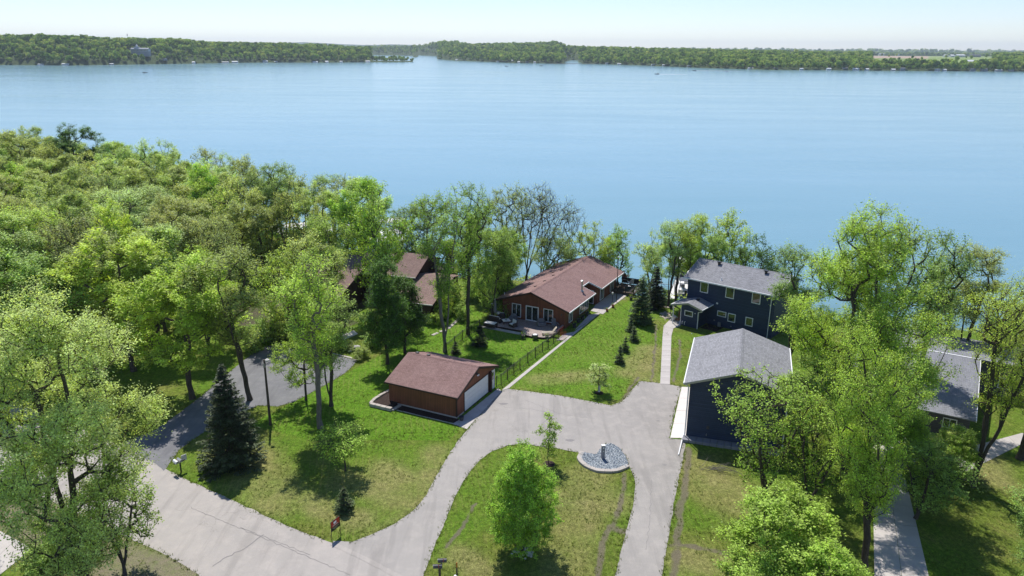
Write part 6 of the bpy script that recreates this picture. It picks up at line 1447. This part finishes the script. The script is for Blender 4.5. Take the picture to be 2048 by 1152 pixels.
# ------------------------------------------------------------------ far shore: woods, houses, boats
def blob(name, seed, R0, H0):
    rg = np.random.default_rng(seed); n_ = 210; L_ = []
    for k in range(9):
        a = rg.uniform(0, 6.28); L_.append((R0 * .5 * rg.random() * math.cos(a), R0 * .5 * math.sin(a) * rg.random(), H0 * rg.uniform(.35, .8), R0 * rg.uniform(.4, .6)))
    L_ = np.array(L_); k = rg.integers(0, 9, n_); v_ = rg.normal(size=(n_, 3)); v_ /= np.linalg.norm(v_, axis=1, keepdims=True)
    C = L_[k, :3] + v_ * L_[k, 3:4] * [1, 1, .9]; C[:, 2] = np.maximum(C[:, 2], H0 * .08)
    nr = v_ + rg.normal(size=v_.shape) * .35; nr /= np.linalg.norm(nr, axis=1, keepdims=True); a = np.cross(nr, rg.normal(size=nr.shape)); a /= np.linalg.norm(a, axis=1, keepdims=True); b = np.cross(nr, a); s = rg.uniform(1.5, 2.9, (n_, 1))
    V_ = np.stack([C - a * s * .5, C - b * s * .45, C + a * s * .5, C + b * s * .45], 1).reshape(-1, 3)
    return mesh_np(name, V_, np.arange(4 * n_).reshape(-1, 4), M['far_leaf'], rg.uniform(0, 1, n_))
t = NT('far_leaf', .9, .05); oi = t.n('ObjectInfo'); a_ = t.n('Attribute', attribute_name='rnd')
c = t.ramp(oi.outputs['Random'], [(0, (.08, .15, .05)), (.3, (.17, .28, .07)), (.65, (.28, .42, .10)), (1, (.45, .52, .17))])
c = t.mix(1., c, t.ramp(a_.outputs['Fac'], [(0, .6), (1, 1.35)]), 'MULTIPLY'); t.base(c)
tr = t.n('BsdfTranslucent'); t.l(t.mix(1., c, (1.2, 1.15, .6), 'MULTIPLY'), tr.inputs[0]); mx = t.n('MixShader'); mx.inputs[0].default_value = .42; t.l(t.b.outputs[0], mx.inputs[1]); t.l(tr.outputs[0], mx.inputs[2]); t.l(mx.outputs[0], t.t.nodes['Material Output'].inputs[0])
M['far_leaf'] = t.m
def land_at(px, D): return float(terr(np.array([px], float), np.array([D], float))[0][0])
fp = []
for i, (px, off, lb) in enumerate(((560, 12, 'rounded tree at the water on the far shore below the wooded hill'), (1010, 14, 'rounded tree standing at the far waterline near the middle'), (1600, 12, 'rounded tree at the far waterline on the right'))):
    D_ = shoreD(px, tabf(shA, px)) + off; o = link('far_shore_tree', blob('far_shore_tree', 80 + i, 5.2, 13), None, (float(colx(px, D_)), D_, land_at(px, D_))); tag(o, lb, 'tree', 'single trees on the far waterline'); fp.append(o)
rg = np.random.default_rng(12)
P3, S3, K3 = [], [], []
def add_rows(D0, D1, step, f_, sc, skip):
    D_ = D0
    while D_ < D1:
        dpx = step * 1.043 / D_ * FOC; pxs = np.arange(-380, 2430, dpx) + rg.uniform(0, dpx); pxs = pxs + rg.uniform(-.45, .45, len(pxs)) * dpx; Ds = D_ + rg.uniform(-.5, .5, len(pxs)) * step * f_
        z_, ok = terr(pxs, Ds); s0 = np.interp(pxs, cols, sA); keep = ok & (Ds > s0 + 6)
        keep &= ~((Ds > np.interp(pxs, cols, iA) - 4) & (Ds < np.interp(pxs, cols, back) + 8) & (pxs > 738) & (pxs < 826))
        keep &= ~((pxs > 742) & (pxs < 826) & (Ds < 3300) & (rg.random(len(pxs)) > .22))
        keep &= ~((pxs > 254) & (pxs < 308) & (Ds > 1770) & (Ds < 1830))
        keep &= ~((pxs > 1738) & (pxs < 1980) & (Ds > 1780) & (Ds < 4600) & (rg.random(len(pxs)) > .004))
        keep &= ~((pxs > 1560) & (pxs < 1700) & (Ds > 2300) & (Ds < 3300) & (rg.random(len(pxs)) > .03))
        for px, dd_, z in zip(pxs[keep], Ds[keep], z_[keep]):
            P3.append((float(colx(px, dd_)), dd_, z - .8)); S3.append(sc * rg.choice([.55, .8, .95, 1.1, 1.4]) * rg.uniform(.85, 1.15)); K3.append(rg.integers(0, 3))
        D_ += step * f_
add_rows(1350, 2600, 9.5, 1.25, 1., 0); add_rows(2600, 4200, 15, 1.7, 1.15, 0); add_rows(4200, 7500, 19, 2.2, 1.35, 0); add_rows(7500, 12000, 60, 3., 3.4, 0)
print('far trees', len(P3))
pm = bpy.data.meshes.new('far_woods'); pm.vertices.add(len(P3)); pm.vertices.foreach_set('co', np.array(P3, np.float32).ravel())
aa = pm.attributes.new('sc', 'FLOAT', 'POINT'); aa.data.foreach_set('value', np.array(S3, np.float32)); aa = pm.attributes.new('kd', 'INT', 'POINT'); aa.data.foreach_set('value', np.array(K3, np.int32))
fo = link('far_woods', pm); tag(fo, 'green woods covering the hills of the far shore', 'woods', kind='stuff')
ng = bpy.data.node_groups.new('far_woods', 'GeometryNodeTree'); ng.interface.new_socket('Geometry', in_out='INPUT', socket_type='NodeSocketGeometry'); ng.interface.new_socket('Geometry', in_out='OUTPUT', socket_type='NodeSocketGeometry')
N_ = ng.nodes; gi = N_.new('NodeGroupInput'); go = N_.new('NodeGroupOutput'); ji = N_.new('GeometryNodeJoinGeometry')
kd = N_.new('GeometryNodeInputNamedAttribute'); kd.data_type = 'INT'; kd.inputs[0].default_value = 'kd'; sc_ = N_.new('GeometryNodeInputNamedAttribute'); sc_.data_type = 'FLOAT'; sc_.inputs[0].default_value = 'sc'
rv = N_.new('FunctionNodeRandomValue'); rv.data_type = 'FLOAT_VECTOR'; rv.inputs[0].default_value = (0, 0, 0); rv.inputs[1].default_value = (.12, .12, 6.28)
for k in range(3):
    cmp_ = N_.new('FunctionNodeCompare'); cmp_.data_type = 'INT'; cmp_.operation = 'EQUAL'; ng.links.new(kd.outputs[0], cmp_.inputs[2]); cmp_.inputs[3].default_value = k
    oi_ = N_.new('GeometryNodeObjectInfo'); oi_.inputs['Object'].default_value = fp[k]; oi_.transform_space = 'ORIGINAL'; oi_.inputs['As Instance'].default_value = True
    ip = N_.new('GeometryNodeInstanceOnPoints'); ng.links.new(gi.outputs[0], ip.inputs['Points']); ng.links.new(cmp_.outputs[0], ip.inputs['Selection']); ng.links.new(oi_.outputs['Geometry'], ip.inputs['Instance']); ng.links.new(rv.outputs[0], ip.inputs['Rotation']); ng.links.new(sc_.outputs[0], ip.inputs['Scale']); ng.links.new(ip.outputs[0], ji.inputs[0])
ng.links.new(ji.outputs[0], go.inputs[0]); md = fo.modifiers.new('woods', 'NODES'); md.node_group = ng

# white boathouses, cottages and lift canopies strung along the far waterline
M['villa'] = simple('villa_wall', (.5, .5, .5), .8, .2, .1); M['shore_grey'] = simple('shore_grey', (.30, .31, .33), .8, .2, .1); M['far_white'] = simple('far_white', (.62, .62, .62), .6, .3, .04)
def cottage(name, px, off, wd, dp, ht, rh, label, cat, wall='far_white', roof='far_white', D=None, group=None, rz=0, zoff=0):
    D_ = D if D else shoreD(px, tabf(shA, px)) + off; z = land_at(px, D_) if D or off > 4 else WATER_Z + .4
    e = empty(name, (float(colx(px, D_)), D_, z + zoff), R(rz), label, cat, group)
    MB().prismx([(0, -1.5), (dp, -1.5), (dp, ht), (dp / 2, ht + rh - .2), (0, ht)], 0, wd).build('wall', M[wall], e)
    MB().slab([(-.3, -.4, ht - .15), (wd + .3, -.4, ht - .15), (wd + .3, dp / 2, ht + rh), (-.3, dp / 2, ht + rh)], .15).slab([(-.3, dp / 2 + .01, ht + rh), (wd + .3, dp / 2 + .01, ht + rh), (wd + .3, dp + .4, ht - .15), (-.3, dp + .4, ht - .15)], .15).build('roof', M[roof], e)
    mb = MB(); k = max(1, int(wd / 3.2))
    for i in range(k): x0 = wd * (i + .25) / k; mb.box(x0, x0 + wd / k * .45, -.06, -.01, .8, min(ht - .4, 2.2))
    mb.build('window', M['glass'], e); return e
G1 = 'white canopies and boathouses along the far waterline'
small = [(70, 11), (118, 13), (214, 8), (322, 8), (380, 6), (440, 16), (460, 14), (522, 12), (545, 8), (622, 13), (647, 8), (676, 7), (728, 12), (908, 14), (990, 12), (1018, 8), (1032, 7), (1048, 9), (1064, 6), (1208, 7), (1232, 9), (1300, 9), (1322, 7), (1372, 9), (1494, 11), (1545, 9), (1598, 7), (1652, 9), (1684, 10), (1705, 12), (1730, 7), (1782, 8), (1800, 9), (1870, 9), (1885, 7), (1940, 10), (1962, 13), (1990, 14), (2015, 12)]
ORD2 = ORD + ['twenty-first', 'twenty-second', 'twenty-third', 'twenty-fourth', 'twenty-fifth', 'twenty-sixth', 'twenty-seventh', 'twenty-eighth', 'twenty-ninth', 'thirtieth', 'thirty-first', 'thirty-second', 'thirty-third', 'thirty-fourth', 'thirty-fifth', 'thirty-sixth', 'thirty-seventh', 'thirty-eighth', 'thirty-ninth', 'fortieth']
rr = random.Random(4)
for i, (px, wd) in enumerate(small):
    kind_ = rr.random(); cottage('boathouse', px, rr.uniform(-1, 2) if kind_ < .6 else rr.uniform(8, 16), wd, rr.uniform(4, 7), rr.uniform(1.8, 3.2), rr.uniform(.6, 1.8), f'small pale boathouse, {ORD2[i]} from the left along the far waterline', 'boathouse', wall='far_white' if kind_ < .5 else 'shore_grey', roof='far_white' if kind_ < .75 else 'shingle_grey', group=G1)
# villa on the far hill
D_ = 1792.; px = 261; z = far_at(px, 102.5, D_).z; e = empty('hill_villa', (float(colx(px, D_)), D_, z), 0, 'large pale villa with a cupola on the wooded hill across the lake', 'house')
e.scale = (.78, .78, .78); MB().box(0, 50, 0, 16, 0, 7).build('wall', M['villa'], e); MB().box(0, 50, .5, 16, -14, -.02).build('foundation', M['shore_grey'], e); MB().slab([(-1, -1, 7.2), (51, -1, 7.2), (51, 8, 9.6), (-1, 8, 9.6)], .3).slab([(-1, 8.01, 9.6), (51, 8.01, 9.6), (51, 17, 7.2), (-1, 17, 7.2)], .3).build('roof', M['shore_grey'], e)
for i in range(12): MB().box(2 + i * 4, 4.2 + i * 4, -.1, -.01, 1.2, 4.8).build('window', M['glass'], e)
MB().box(9, 22, 2, 10, 7, 13).build('upper_storey', M['villa'], e); MB().lathe([(3, 13), (3, 15), (2.6, 16.8), (1.2, 18), (.1, 18.6)], 12, (16, 6, 0)).build('cupola', M['far_white'], e)
# radio mast on the hill crest
D_ = 2190.; px = 258; tag(MB().lathe([(.5, 0), (.4, 24), (1.6, 25), (.6, 29)], 6).build('mast', M['shore_grey']), 'thin mast rising over the far hill crest at left', 'mast').location = (float(colx(px, D_)), D_, land_at(px, D_) + 2)
# farm beyond the right shore
for px, D_, wd, lb, cat, rz, w2, r2, ht in ((1883, 2900, 14, 'small white farm building, left of the two small ones in the far fields', 'barn', 0, 'far_white', 'far_white', 4), (1896, 2900, 12, 'small white farm building, right of the two small ones in the far fields', 'barn', 0, 'far_white', 'far_white', 4), (1908, 2950, 34, 'long white barn in the far green field', 'barn', 10, 'far_white', 'far_white', 5), (1935, 3000, 40, 'long grey barn right of the white one in the far field', 'barn', 4, 'shore_grey', 'shingle_grey', 5), (1753, 3600, 22, 'white farmhouse at the edge of the brown far field', 'house', 0, 'far_white', 'shore_grey', 6), (1786, 4200, 18, 'tiny pale farmhouse on the far skyline', 'house', 0, 'far_white', 'shore_grey', 7), (1540, 4200, 40, 'pale sheds on the skyline right of centre', 'barn', 0, 'far_white', 'far_white', 6), (1566, 3300, 30, 'small pale barn in the far field right of centre', 'barn', 0, 'far_white', 'far_white', 5), (1930, 1900, 26, 'low pale house in the trees near the right far shore', 'house', 0, 'shore_grey', 'far_white', 4)):
    cottage('farm_building', px, 0, wd, 14, ht, 3.4, lb, cat, w2, r2, D=float(D_), rz=rz, zoff=2)
# causeway across the gap at the right of centre
a_, b__ = far_at(1098, 127.3, shoreD(1098, 127.3)), far_at(1192, 127.9, shoreD(1192, 127.9))
mb = MB(); mb.box(a_.x, b__.x, a_.y - 5, a_.y + 5, -4, -2.2); tag(mb.build('causeway', M['dirt']), kind='structure')
# boats out on the lake
def speedboat(px, py, rz, label, wake, hull='white', s=1., people=True):
    x, y = at(px, py, WATER_Z); e = empty('motor_boat', (x, y, WATER_Z), R(rz), label, 'boat'); e.scale = (s, s, s)
    hb = [(-2.6, -1), (1.2, -1), (2.6, -.45), (3.3, 0), (2.6, .45), (1.2, 1), (-2.6, 1)]; MB().prism(hb, -.2, .75).build('hull', M[hull], e); MB().prism([(x_ * .85, y_ * .8) for x_, y_ in hb], .755, .80).build('deck', M['offwhite'], e)
    MB().hexa([(.4, -.7, .8), (.5, -.7, .8), (.5, .7, .8), (.4, .7, .8)], [(.0, -.6, 1.35), (.1, -.6, 1.35), (.1, .6, 1.35), (.0, .6, 1.35)]).build('windshield', M['glass'], e); MB().box(-3, -2.6, -.25, .25, .1, 1.2).build('outboard_motor', M['black'], e)
    for q_ in ((-.6, -.3), (-1.6, .35)): MB().lathe([(.2, .8), (.28, 1.2), (.22, 1.5), (.1, 1.55), (.14, 1.7), (.1, 1.85), (.02, 1.9)], 8, (*q_, 0)).build('seated_figure', M['dark_metal'], e)
    if wake:
        mb = MB(); r5 = random.Random(px)
        for i in range(40):
            t_ = i / 40; xx = -3 - t_ * wake; w_ = .6 + t_ * 3.2
            for sy in (-1, 0, 1):
                wz = .16 * (1 - t_) + .03; a0 = r5.uniform(.5, 1.) * (1 - .6 * t_); mb.hexa([(xx - wake / 40, sy * w_ - a0, -.1), (xx, sy * w_ - a0, -.1), (xx, sy * w_ + a0, -.1), (xx - wake / 40, sy * w_ + a0, -.1)], [(xx - wake / 40 * .8, sy * w_ - a0 * .4, wz), (xx - .1, sy * w_ - a0 * .4, wz), (xx - .1, sy * w_ + a0 * .4, wz), (xx - wake / 40 * .8, sy * w_ + a0 * .4, wz)])
        o = mb.build('wake', M['far_white'], e)
    return e
speedboat(290, 146, 10, 'dark fishing boat resting on the lake at the far left', 0, 'dark_metal', 1.1); speedboat(1013, 133, 0, 'dark little boat on the lake near the middle of the far shore', 0, 'dark_metal', 1.1); speedboat(1082, 132, 170, 'dark little boat just right of the middle one near the far shore', 0, 'dark_metal', 1.3)
speedboat(1314, 148.5, 178, 'speedboat trailing a white wake nearest of the two moving left', 38, 'dark_metal', 1.2); speedboat(1389, 141.5, 178, 'speedboat with a long white wake close to the far shore', 75, 'dark_metal', 1.2); speedboat(1453, 143.5, 178, 'small white boat between the wake and the right far shore', 0, 'white', 1.0)
# ------------------------------------------------------------------ air
HZ = 0.00006
hm = bpy.data.materials.new('haze'); hm.use_nodes = True; hn = hm.node_tree; hn.nodes.clear(); ou = hn.nodes.new('ShaderNodeOutputMaterial'); pv = hn.nodes.new('ShaderNodeVolumePrincipled'); pv.inputs['Color'].default_value = (.78, .90, 1, 1); pv.inputs['Density'].default_value = HZ; pv.inputs['Anisotropy'].default_value = .2; hn.links.new(pv.outputs[0], ou.inputs['Volume'])
mb = MB().box(-17000, 17000, -3500, 17000, -12, 215); o = mb.build('haze', hm); tag(o, kind='stuff'); o['label'] = 'thin pale summer haze over the lake and land'
SC.cycles.volume_step_rate = 1
